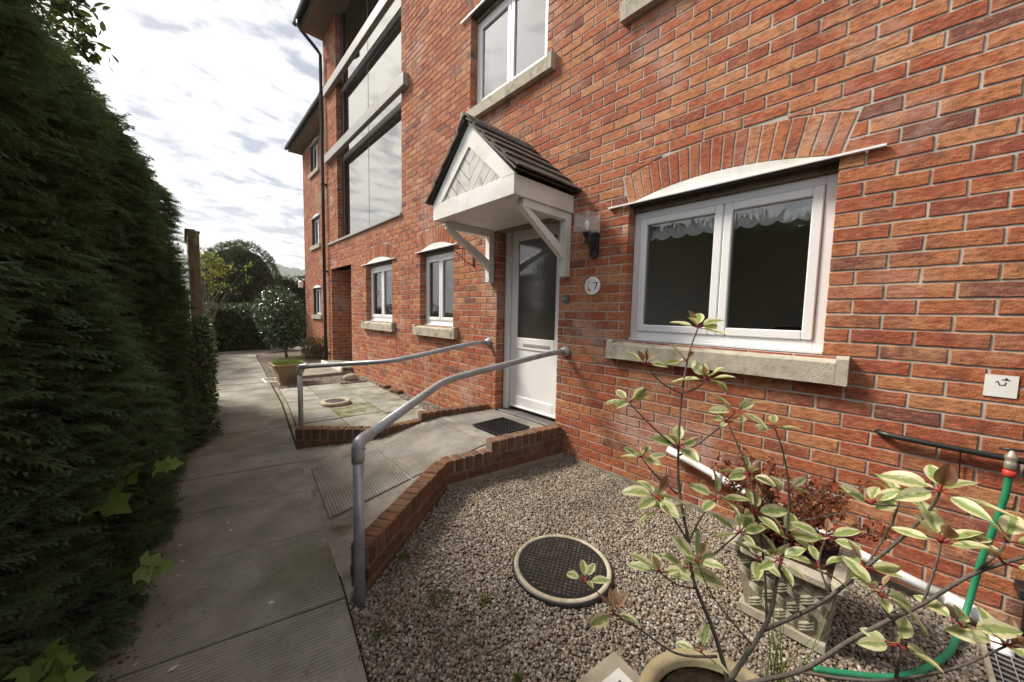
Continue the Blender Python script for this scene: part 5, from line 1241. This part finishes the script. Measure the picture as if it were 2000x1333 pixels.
# variegated photinia in the round pot (the big foreground shrub)
LS = []
for k_ in range(7):
    rgl = random.Random(60 + k_); v = []; f = []; uvs = []; nu, nv = 9, 5; curl = rgl.uniform(-.15, .42); fold = rgl.uniform(.12, .30); wv_ = rgl.uniform(.19, .25); tw_ = rgl.uniform(-.35, .35)
    for i in range(nu):
        t_ = i / (nu - 1); wd = wv_ * (math.sin(math.pi * min(1, t_ ** .85)) ** .75 if 0 < t_ < 1 else 0.012)
        for j in range(nv):
            s_ = (j / (nv - 1)) * 2 - 1; y = s_ * wd; z = abs(s_) * wd * fold * 2 - curl * t_ * t_ + math.sin(t_ * 9 + j) * .008 + y * tw_ * t_
            v.append((t_, y, z)); uvs.append((t_, .5 + s_ * .5 * (1 if 0 < t_ < 1 else .2)))
    for i in range(nu - 1):
        for j in range(nv - 1): f.append((i * nv + j, (i + 1) * nv + j, (i + 1) * nv + j + 1, i * nv + j + 1))
    mb = MB().add(v, f); me = mb.mesh('leaf', 'variegated_leaf', True); ul = me.uv_layers.new(name='UVMap')
    for li, lp in enumerate(me.loops): ul.data[li].uv = uvs[lp.vertex_index]
    LS.append(me)
ph_ = thing('variegated_shrub', 'leggy variegated shrub with cream-edged and reddish leaves in the round pot', 'shrub', (-1.57, -.05, .29))
def PT(*a): return [tuple(at(u, v, d)) for u, v, d in a]
STEMS = [
 ([(1408, 1400, .80), (1421, 1335, .82), (1396, 1240, .86), (1372, 1180, .88), (1352, 1125, .90), (1345, 1060, .92), (1327, 960, .95), (1325, 880, .97), (1332, 770, 1.0), (1346, 690, 1.02), (1363, 642, 1.03)], .0075, .0028),
 ([(1408, 1400, .80), (1424, 1335, .81), (1470, 1262, .83), (1496, 1220, .84), (1510, 1178, .86), (1520, 1120, .88), (1536, 1048, .90), (1541, 960, .93), (1531, 890, .95), (1514, 838, .97)], .0075, .002),
 ([(1490, 1232, .84), (1570, 1196, .80), (1622, 1165, .78), (1690, 1110, .75), (1762, 1050, .72), (1812, 1000, .70), (1836, 962, .69)], .006, .003),
 ([(1410, 1400, .79), (1430, 1345, .78), (1560, 1312, .74), (1660, 1252, .71), (1740, 1210, .68), (1802, 1180, .66), (1900, 1122, .63), (2010, 1085, .60), (2080, 1060, .58)], .0065, .003),
 ([(1332, 770, 1.0), (1292, 748, 1.0), (1264, 716, 1.0)], .003, .002), ([(1335, 768, 1.0), (1358, 760, .99), (1378, 745, .98)], .003, .002),
 ([(1322, 876, .97), (1272, 832, .98), (1230, 788, .99)], .0035, .002), ([(1327, 890, .97), (1390, 848, .96), (1436, 806, .95)], .0035, .002),
 ([(1323, 965, .95), (1282, 930, .96), (1254, 896, .97)], .0035, .002), ([(1344, 1060, .92), (1316, 1012, .93), (1284, 974, .94)], .0035, .002),
 ([(1356, 1150, .89), (1322, 1142, .88), (1290, 1120, .87)], .003, .002), ([(1400, 1283, .84), (1322, 1277, .83), (1250, 1230, .82), (1200, 1200, .82)], .004, .002),
 ([(1250, 1230, .82), (1195, 1180, .86), (1142, 1138, .88)], .002, .0015), ([(1498, 1215, .85), (1492, 1100, .88), (1478, 1000, .90), (1462, 925, .92), (1422, 826, .94)], .004, .002),
 ([(1690, 1110, .75), (1742, 1022, .76), (1757, 975, .77)], .003, .002), ([(1352, 1120, .90), (1410, 1070, .90), (1445, 1040, .91)], .003, .002),
 ([(1622, 1165, .78), (1600, 1100, .80), (1612, 1052, .82)], .003, .002), ([(1740, 1210, .68), (1722, 1180, .68), (1716, 1160, .68)], .003, .002), ([(1802, 1180, .66), (1826, 1110, .66), (1838, 1062, .66)], .003, .002),
 ([(1900, 1122, .63), (1940, 1090, .62), (1965, 1060, .62)], .003, .002), ([(1560, 1312, .74), (1700, 1330, .68), (1850, 1310, .63), (1965, 1262, .60)], .004, .002), ([(1812, 1000, .70), (1770, 990, .72), (1700, 985, .75)], .003, .002),
 ([(1470, 1262, .83), (1395, 1170, .85), (1362, 1100, .86)], .003, .0015), ([(1345, 1060, .92), (1370, 1010, .92), (1400, 975, .92)], .003, .002), ([(1536, 1048, .9), (1500, 1010, .9), (1470, 1000, .9)], .003, .002),
 ([(1560, 1196, .80), (1545, 1140, .82), (1520, 1095, .84)], .003, .002), ([(1748, 1345, .66), (1756, 1262, .67), (1745, 1212, .68)], .004, .003)]
for P, ra, rb_ in STEMS:
    pts = spline(PT(*P), 5); n = len(pts); MB().tube(pts, [(ra + (rb_ - ra) * i / (n - 1)) * .78 for i in range(n)], 8).build('stem', 'bark', ph_, True)
# whorls: (u, v, depth, leaf count, leaf length, redness, spread)
WH = [(1363, 640, 1.03, 6, .085, .30), (1262, 714, 1.0, 5, .085, .45), (1380, 742, .98, 6, .085, .12), (1340, 705, 1.01, 4, .08, .2), (1230, 786, .99, 6, .075, .1), (1438, 804, .95, 6, .085, .1), (1325, 872, .97, 6, .078, .05), (1253, 894, .97, 6, .075, .2),
      (1284, 972, .94, 6, .082, .15), (1300, 1000, .93, 5, .085, .05), (1290, 1118, .87, 6, .085, .05), (1340, 1110, .90, 5, .085, .05), (1198, 1198, .82, 7, .085, .3), (1142, 1136, .88, 5, .07, .3), (1462, 925, .92, 6, .072, .05), (1422, 824, .94, 4, .06, .05),
      (1514, 836, .97, 4, .055, .05), (1534, 1046, .90, 7, .082, .05), (1541, 960, .93, 3, .07, .1), (1445, 1040, .91, 5, .075, .1), (1612, 1050, .82, 5, .078, .05), (1757, 973, .77, 7, .09, .2), (1836, 960, .69, 7, .098, .15), (1716, 1158, .68, 7, .105, .12),
      (1838, 1060, .66, 6, .085, .1), (1966, 1058, .62, 6, .09, .3), (1960, 1100, .61, 4, .09, .2), (1966, 1262, .60, 6, .085, .3), (1700, 985, .75, 5, .085, .1), (1362, 1098, .86, 4, .075, .1), (1400, 974, .92, 5, .078, .05), (1470, 1000, .9, 5, .078, .05),
      (1520, 1094, .84, 6, .080, .05), (1600, 1110, .80, 4, .075, .1), (1755, 1262, .66, 5, .09, .05), (1690, 1110, .745, 4, .085, .1), (1370, 1275, .83, 3, .07, .05), (1880, 1225, .62, 4, .09, .05), (1480, 1090, .88, 4, .07, .05)]
rgw = random.Random(9); pet = MB(); right_v = Vector(CR); up_v = Vector((0, 0, 1)); back_v = -Vector(CF)
for (u, v, d, n, ll, redp) in WH:
    n += 1; ll *= (.80 if d > .8 else .63) * rgw.uniform(.85, 1.12)
    c = Vector(at(u, v, d)); a0 = rgw.uniform(0, 6.28)
    for i in range(n):
        a = a0 + i * 6.283 / n + rgw.uniform(-.35, .35); el = rgw.uniform(-.25, .75)
        dirv_ = Vector((math.cos(a) * math.cos(el), math.sin(a) * math.cos(el), math.sin(el)))
        young = rgw.random() < redp; L_ = ll * (rgw.uniform(.45, .8) if young else rgw.uniform(.72, 1.12))
        if young: dirv_ = (dirv_ + Vector((0, 0, 1.1))).normalized()
        st_ = c + dirv_ * .016; pet.tube([c, st_], [.0018, .0013], 5, False)
        o = bpy.data.objects.new('leaf', rgw.choice(LS)); z = (up_v + back_v * .35 + Vector((rgw.gauss(0, .5), rgw.gauss(0, .5), 0))); y = z.cross(dirv_).normalized(); z = dirv_.cross(y)
        M = Matrix((dirv_, y, z)).transposed().to_4x4(); M.translation = st_; o.matrix_world = M @ Matrix.Diagonal((L_, L_ * rgw.uniform(.85, 1.15), L_, 1)); COL.objects.link(o)
        mw = o.matrix_world.copy(); o.parent = ph_; o.matrix_parent_inverse = Matrix.Translation(ph_.location).inverted(); o.color = (rgw.uniform(.7, 1) if young else (rgw.uniform(0, .18) if rgw.random() < .4 else 0), 0, 0, 1)
pet.build('petioles', 'red_petiole', ph_)['kind'] = 'stuff'

# ------------------------------------------------------------------ the conifer hedge
HB = lambda y: np.interp(y, [-5, -.3, .5, 1.5, 2.45, 4.0, 5.1], [-3.5, -3.02, -2.93, -2.81, -2.71, -2.575, -2.53])    # foot of the hedge face
HT = 2.70
def hedge_face(y, z):
    t_ = np.clip(z / HT, 0, 1)
    x = HB(y) + .03 * np.sin(t_ * 3.1) - .15 * t_ - .28 * np.clip((t_ - .80) / .2, 0, 1) ** 2
    return x + .050 * np.sin(3.1 * y + 2.2 * z) + .040 * np.sin(5.3 * z + 1.7 * y) + .03 * np.sin(7.9 * y - 4.1 * z)
hd = thing('conifer_hedge', 'tall dark clipped conifer hedge along the footpath', 'hedge', (-3.2, 1.5, 0))
ny, nz = 60, 24; hv = []; hf = []
for i in range(ny + 1):
    y = -5 + 9.9 * i / ny
    for j in range(nz + 1):
        z = (HT - .10) * j / nz - .06; hv.append((float(hedge_face(y, max(z, 0))) - .15, y, z))
for i in range(ny):
    for j in range(nz): a = i * (nz + 1) + j; hf.append((a, a + 1, a + nz + 2, a + nz + 1))
k_ = len(hv)
for i in range(ny + 1): y = -5 + 9.9 * i / ny; hv += [(-4.3, y, HT - .10), (-4.3, y, -.06)]
for i in range(ny):
    a = i * (nz + 1) + nz; hf.append((a, k_ + 2 * i, k_ + 2 * i + 2, a + nz + 1)); hf.append((k_ + 2 * i, k_ + 2 * i + 1, k_ + 2 * i + 3, k_ + 2 * i + 2))
hf.append(tuple(range(ny * (nz + 1), ny * (nz + 1) + nz + 1)) + (k_ + 2 * ny, k_ + 2 * ny + 1))
MB().add(hv, hf).build('foliage_core', 'hedge_core', hd)
def hedge_fronds(n, yr, size, seed, top_share=.16):
    rg = np.random.default_rng(seed); y = rg.uniform(*yr, n); z = rg.uniform(-.02, HT, n); x = hedge_face(y, z) - rg.random(n) ** 1.5 * .17
    tp_ = rg.random(n) < top_share; zt = HT - .02 - rg.random(n) ** 2 * .12; x = np.where(tp_, hedge_face(y, np.full(n, HT)) - rg.random(n) * .9, x); z = np.where(tp_, zt, z)
    N = np.where(tp_[:, None], np.array([.25, 0, 1.0]), np.array([1.0, 0, .15])); P = np.column_stack([x, y, z])
    f = N + rg.normal(size=(n, 3)) * np.array([.35, .75, .35]); u = np.column_stack([rg.normal(0, .45, n), rg.normal(0, .45, n), np.ones(n)]) + np.where(tp_[:, None], np.array([1.0, 0, -.3]), 0)
    s = size * rg.uniform(.6, 1.3, n); M = frames(P - f / np.linalg.norm(f, axis=1, keepdims=True) * s[:, None] * .45, f, u, s)
    # colour drifts in soft patches plus a few scorched sprays
    pt = .5 + .25 * np.sin(2.1 * y + 1.3 * z) + .2 * np.sin(4.7 * z - 1.1 * y); return M, np.clip(.05 + .75 * (.45 * pt + .55 * rg.random(n)), 0, .93) + np.where(rg.random(n) < .025, .2, 0)
Ms, Rs = zip(hedge_fronds(17000, (.9, 5.0), .135, 51), hedge_fronds(2600, (-5, .9), .19, 52))
hfo = batch('foliage', 'conifer_leaf', FROND_V, FROND_F, np.concatenate(Ms), np.clip(np.concatenate(Rs), 0, .999), hd)
rge = np.random.default_rng(53); n = 1500; ex = rge.uniform(-4.2, -2.5, n); ez = rge.uniform(0, HT, n); kx = ex < hedge_face(np.full(n, 4.95), ez) + .02; ex, ez = ex[kx], ez[kx]; n = len(ex)
f = np.column_stack([rge.normal(0, .6, n), np.ones(n), rge.normal(.1, .4, n)]); batch('end_foliage', 'conifer_leaf', FROND_V, FROND_F, frames(np.column_stack([ex, rge.uniform(4.75, 4.93, n), ez]), f, np.column_stack([rge.normal(0, .4, n), rge.normal(0, .4, n), np.ones(n)]), .14 * rge.uniform(.7, 1.3, n)), rge.random(n) * .9, hd)
n = 420; y = rge.uniform(1.0, 4.95, n); P = np.column_stack([hedge_face(y, np.full(n, HT)) - rge.random(n) * .25, y, HT - .05 + rge.random(n) * .04]); f = np.column_stack([rge.normal(.1, .25, n), rge.normal(0, .3, n), np.ones(n)])
batch('leading_shoots', 'conifer_leaf', FROND_V, FROND_F, frames(P, f, unit(n), .17 * rge.uniform(.5, 1.3, n)), rge.random(n) * .9, hd)
foliage('litter_leaf', [(0, (0.10, 0.055, 0.025)), (0.5, (0.16, 0.09, 0.04)), (0.85, (0.22, 0.15, 0.07)), (1, (0.30, 0.25, 0.14))], 0.1)
n = 900; ly = rge.uniform(.7, 9.0, n); lx = np.where(ly < 4.9, hedge_face(ly, np.zeros(n)), -2.36) + np.abs(rge.normal(0, .075, n)) + .0; 
k_ = rge.random(n) < .18; lx = np.where(k_, np.interp(ly, PR[:, 0], PR[:, 1]) - np.abs(rge.normal(0, .10, n)), lx); ly = np.where(k_ & (ly > 5), ly * .7, ly)
lit = batch('leaf_litter', 'litter_leaf', LEAF_V, LEAF_F, frames(np.column_stack([lx, ly, np.full(n, .006)]), np.column_stack([rge.normal(size=n), rge.normal(size=n), rge.normal(0, .15, n)]), np.array([0, 0, 1.0]) + rge.normal(0, .25, (n, 3)), rge.uniform(.008, .022, n)), rge.random(n))
tag(lit, 'brown leaf litter gathered along the foot of the hedge', 'leaf litter', kind='stuff')
# ivy sprigs on the hedge face
IV = []; 
for k_ in range(5):
    pts = [(0, 0), (-.12, .28), (.10, .62), (.22, .34), (.55, .50), (.62, .24), (1.0, 0)]; full_ = pts + [(x, -y) for x, y in pts[::-1][1:-1]]
    full_ = [(x, y * random.uniform(.85, 1.15)) for x, y in full_]; mb = MB(); mb.add([(.28, 0, -.03)] + [(x, y, abs(y) * .25 - .12 * x * x) for x, y in full_], [(0, i + 1, (i + 1) % len(full_) + 1) for i in range(len(full_))]); IV.append(mb.mesh('leaf', 'ivy_leaf', False))
def ivy(label, spots, seed):
    rg = random.Random(seed); c = at(*spots[0][:3]); th = thing('ivy_sprig', label, 'ivy', tuple(c)); pts = []
    for (u, v, d, s_) in spots:
        p = Vector(at(u, v, d * .93)); s_ *= 1.25; pts.append(p); dirv_ = (Vector((.55, -.55, -.25)) + Vector((rg.gauss(0, .45), rg.gauss(0, .45), rg.gauss(0, .35)))).normalized(); z = (-Vector(CF) + Vector((rg.gauss(0, .3), rg.gauss(0, .3), .5))).normalized(); y = z.cross(dirv_).normalized(); z = dirv_.cross(y)
        M = Matrix((dirv_, y, z)).transposed().to_4x4(); M.translation = p; o = bpy.data.objects.new('leaf', rg.choice(IV)); COL.objects.link(o); o.matrix_world = M @ Matrix.Diagonal((s_, s_, s_, 1)); o.parent = th; o.matrix_parent_inverse = Matrix.Translation(th.location).inverted()
    root = Vector(pts[0]) - Vector((.25, -.1, .05)); MB().tube(spline([root] + sorted(pts, key=lambda q: q[0]), 3), .0018, 5).build('stem', 'green_leaf', th)
ivy('pale ivy sprig hanging out of the conifer hedge at knee height', [(185, 945, 1.50, .075), (205, 975, 1.44, .085), (180, 990, 1.48, .06), (240, 915, 1.52, .055), (262, 925, 1.5, .06), (285, 905, 1.52, .06), (305, 915, 1.54, .05), (325, 908, 1.56, .045)], 1)
ivy('small pale ivy sprig low in the conifer hedge near the path', [(275, 1105, 1.40, .07), (300, 1110, 1.38, .06), (285, 1125, 1.37, .05), (312, 1108, 1.37, .04)], 2)
ivy('pale ivy sprig at the bottom corner of the conifer hedge', [(85, 1275, .95, .045), (110, 1285, .93, .04), (60, 1300, .92, .05), (95, 1320, .92, .045), (130, 1330, .92, .04)], 3)
# broad-leaved tree showing over the hedge
ot = thing('overhanging_tree', 'olive-leaved tree leaning over the top of the conifer hedge', 'tree', (-4.2, 3.4, 0))
MB().tube(spline([(-4.35, 3.4, -.05), (-4.3, 3.4, 1.2), (-4.1, 3.35, 2.4), (-3.7, 3.2, 3.3)], 4), [.09 - .005 * i for i in range(13)], 8).build('trunk', 'bark', ot, True)
for k_, e in enumerate(((-3.25, 3.0, 3.2), (-3.3, 2.9, 3.55), (-3.6, 2.7, 3.9), (-3.02, 3.35, 3.12), (-2.98, 3.6, 3.05))): MB().tube(spline([(-4.1, 3.35, 2.4), (-3.6, 3.2, 2.9 + .1 * k_), e], 4), [.03 - .003 * i for i in range(9)], 6).build('branch', 'bark', ot, True)
def tree_s(rg, n):
    C = np.array([(-3.45, 3.0, 3.45), (-3.6, 2.7, 3.85), (-3.25, 2.9, 3.15), (-3.03, 3.3, 3.15), (-3.0, 3.6, 3.08), (-3.9, 2.9, 3.9)]); S = np.array([.26, .3, .2, .10, .09, .4]); i = rg.choice(6, n, p=[.22, .25, .2, .06, .05, .22]); d = rg.normal(size=(n, 3)) * .55; return C[i] + d * S[i][:, None], d
cloud('crown', 'dome_leaf', 2600, tree_s, .062, ot, seed=71)

# clipped low hedge at the end of the conifer hedge
lh = thing('privet_bush', 'low clipped evergreen bush at the end of the tall hedge', 'shrub', (-2.75, 5.5, 0))
MB().box((-3.2, 4.5, -.06), (-2.50, 6.2, 1.02)).build('foliage_core', 'leaf_shadow', lh)
def pv_s(rg, n):
    k_ = rg.random(n); y = rg.uniform(4.35, 6.3, n); z = rg.uniform(0, 1.18, n); x = -2.345 + .03 * (y - 5) + .04 * np.sin(6 * y + 5 * z) - .06 * (z / 1.2) ** 3 - .07 * rg.random(n); N = np.tile([1., 0, .2], (n, 1))
    t_ = k_ < .25; x = np.where(t_, rg.uniform(-3.2, -2.42, n), x); z = np.where(t_, 1.16 - .1 * rg.random(n), z); N[t_] = (0, 0, 1)
    e = k_ > .8; y = np.where(e, 4.36 + .08 * rg.random(n), y); x = np.where(e, rg.uniform(-3.2, -2.4, n), x); N[e] = (0, -1, .2)
    return np.column_stack([x, y, z]), N
cloud('foliage', 'laurel_leaf', 9000, pv_s, .042, lh, seed=72)

# fence panel and post
fn = thing('fence_panel', 'brown timber fence panel with a square post behind the hedge', 'fence', (-2.44, 5.0, 0))
MB().box((-2.475, 5.90, -.06), (-2.375, 6.0, 2.26), 0, .008).build('post', 'timber', fn)
MB().box((-2.485, 5.89, 2.261), (-2.365, 6.01, 2.285), 0, .006).build('post_cap', 'timber', fn)
for i in range(19): MB().prism([(-2.497, .08 + i * .107), (-2.485, .08 + i * .107), (-2.491, .205 + i * .107), (-2.501, .205 + i * .107)], 'y', 4.90, 5.899).build('slat', 'timber', fn)
for y in (5.25, 5.55, 5.85): MB().box((-2.4845, y, .05), (-2.450, y + .04, 2.10)).build('batten', 'timber', fn)
MB().box((-2.520, 4.90, 2.116), (-2.435, 5.899, 2.14)).build('capping', 'timber', fn)

# ------------------------------------------------------------------ garden beyond
lr = thing('laurel_hedge', 'low dense laurel hedge at the far bend of the footpath', 'hedge', (-1.5, 13.9, 0))
MB().box((-3.2, 13.55, -.06), (-.62, 14.9, 1.22)).build('foliage_core', 'leaf_shadow', lr)
def lr_s(rg, n):
    k_ = rg.random(n); x = rg.uniform(-3.3, -.45, n); z = rg.uniform(0, 1.45, n); y = 13.45 + .12 * np.sin(4 * x) * np.sin(3 * z + 1) + .12 * rg.random(n) + .2 * np.clip(z - 1.1, 0, 1) ** 2; N = np.tile([0., -1, .25], (n, 1))
    t_ = k_ < .3; y = np.where(t_, rg.uniform(13.4, 15, n), y); z = np.where(t_, 1.38 + .08 * np.sin(5 * x) - .12 * rg.random(n), z); N[t_] = (0, 0, 1)
    e = k_ > .85; x = np.where(e, -.48 - .15 * rg.random(n), x); y = np.where(e, rg.uniform(13.4, 15, n), y); N[e] = (1, 0, .2)
    return np.column_stack([x, y, z]), N
cloud('foliage', 'laurel_leaf', 8000, lr_s, .085, lr, seed=81)
cl2 = thing('laurel_hedge', 'dark blue-green laurel shrub along the left of the path before the bend', 'hedge', (-2.5, 11.5, 0))
core_blob('foliage_core', 'leaf_shadow', (-2.75, 11.0, .5), (.55, 2.6, .75), cl2, .85)
cloud('foliage', 'laurel_leaf', 6500, blob((-2.70, 11.0, .55), (.66, 2.8, 1.12), .2, 14, .2, 5, 0), .075, cl2, seed=82)
dmn = thing('domed_conifer', 'big dome-clipped dark conifer beyond the laurel hedge', 'tree', (-.8, 18.0, 0))
MB().tube([(-.8, 18, -.05), (-.8, 18, 1.2), (-.8, 18, 2.6)], [.16, .13, .07], 8).build('trunk', 'bark', dmn)
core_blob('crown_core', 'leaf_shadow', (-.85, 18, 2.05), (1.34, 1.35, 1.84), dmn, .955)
cloud('crown', 'dome_leaf', 7000, blob((-.85, 18, 2.05), (1.36, 1.4, 1.86), .09, 16, .07, 15, .1), .15, dmn, FROND_V, FROND_F, up=.7, outw=1.2, seed=83, jit=.6)
rh = thing('garden_hedge', 'tall mid-green hedge behind the far corner of the wing', 'hedge', (1.5, 20.5, 0))
MB().box((.2, 20.4, -.06), (4.5, 21.5, 2.75)).build('foliage_core', 'leaf_shadow', rh)
def rh_s(rg, n):
    x = rg.uniform(.0, 4.5, n); z = rg.uniform(0, 2.98, n); y = 20.2 + .15 * np.sin(3 * x + 2 * z) + .2 * rg.random(n); N = np.tile([0., -1, .3], (n, 1)); t_ = rg.random(n) < .2; y = np.where(t_, rg.uniform(20.1, 21.5, n), y); z = np.where(t_, 2.92 + .06 * np.sin(4 * x) - .1 * rg.random(n), z); return np.column_stack([x, y, z]), N
cloud('foliage', 'laurel_leaf', 5200, rh_s, .12, rh, seed=84)
bh = thing('garden_hedge', 'pale rounded hedge top showing between the dome conifer and the wing', 'hedge', (.75, 24, 0))
core_blob('foliage_core', 'leaf_shadow', (1.2, 24.5, 1.4), (1.5, .9, 1.75), bh, .88)
cloud('foliage', 'green_leaf', 3200, blob((1.2, 24.5, 1.4), (1.6, 1.0, 1.9), .15, 10, .1, 6, .2), .12, bh, seed=85)
ys_ = thing('hydrangea', 'yellowing shrub with bare pale stems beside the fence post', 'shrub', (-2.0, 12.3, 0))
rgh = random.Random(17); hb_t = []
for k_ in range(13):
    b0 = Vector((-2.15 + rgh.uniform(-.2, .2), 12.6 + rgh.uniform(-.2, .2), .6)); e = Vector((rgh.uniform(-2.25, -1.15), 12.4 + rgh.uniform(-.3, .3), rgh.uniform(1.7, 2.75))); mid_ = (b0 + e) / 2 + Vector((rgh.uniform(-.15, .05), 0, rgh.uniform(.0, .2)))
    MB().tube(spline([b0, mid_, e], 4), [.014 - .0012 * i for i in range(9)], 5).build('stem', 'bark_pale', ys_); hb_t.append(e)
def ys_s(rg, n):
    C = np.array([(-2.1, 12.35, 2.45), (-1.92, 12.3, 2.3), (-2.1, 12.3, 2.1), (-1.75, 12.3, 2.5), (-2.1, 12.4, 2.75), (-1.62, 12.3, 2.35)]); S = np.array([.20, .16, .20, .10, .16, .10]); i = rg.choice(6, n, p=[.24, .18, .24, .08, .18, .08]); d = rg.normal(size=(n, 3)) * .6; return C[i] + d * S[i][:, None], d
cloud('yellow_leaves', 'yellow_leaf', 300, ys_s, .09, ys_, seed=86)
def ys2(rg, n):
    T = np.array([list(q) for q in hb_t]); i = rg.integers(0, len(T), n); return T[i] + rg.normal(0, .05, (n, 3)), unit(n)
cloud('pale_leaves', 'green_leaf', 170, ys2, .10, ys_, seed=87)
# carriage lamp on the far corner of the wing
wl2 = thing('corner_lamp', 'small white lantern on the far corner of the set-back wing', 'wall light', (.82, 15.5, 2.3))
MB().tube([(1.0, 15.5, 2.42), (.84, 15.5, 2.42)], .014, 6).build('arm', 'black_iron', wl2)
MB().lathe([(.05, 2.14), (.085, 2.16), (.095, 2.36), (.03, 2.42), (.001, 2.43)], (.82, 15.5, 0), 12).build('shade', 'ceramic', wl2)

# wooded ridge on the horizon
hl = MB(); N_ = 160; rgr = np.random.default_rng(4)
hx = np.linspace(-160, 420, N_); base = 620 + 0 * hx; top_h = 58 + 9 * np.sin(hx * .011 + 1) + 4 * np.sin(hx * .037) + rgr.uniform(0, 4.5, N_)
vs = [(x, 520, -2) for x in hx] + [(x, 570, h * .55) for x, h in zip(hx, top_h)] + [(x, 620, h) for x, h in zip(hx, top_h)] + [(x, 720, h * .8) for x, h in zip(hx, top_h)]
hl.add(vs, [(k_ * N_ + i, k_ * N_ + i + 1, (k_ + 1) * N_ + i + 1, (k_ + 1) * N_ + i) for k_ in range(3) for i in range(N_ - 1)])
ho = struct(hl.build('hills', 'hill_green', None, True)); ho['label'] = 'faint wooded ridge on the horizon'

# air: a thin even haze round the whole place, so the far ridge fades
hzb = MB().box((-1000, -1000, -6), (1600, 1600, 82)).build('haze', 'leaf_shadow'); hzb.data.materials.clear()
hm = bpy.data.materials.new('haze'); hm.use_nodes = True; t = NT(hm.node_tree)
v = t.n('ShaderNodeVolumePrincipled', inp={'Color': (0.93, 0.95, 1.0, 1), 'Density': 0.0006, 'Anisotropy': 0.3}); oo = t.n('ShaderNodeOutputMaterial'); t.link(v.outputs[0], oo.inputs['Volume'])
hzb.data.materials.append(hm); hzb['kind'] = 'stuff'; hzb['label'] = 'thin pale haze in the air'
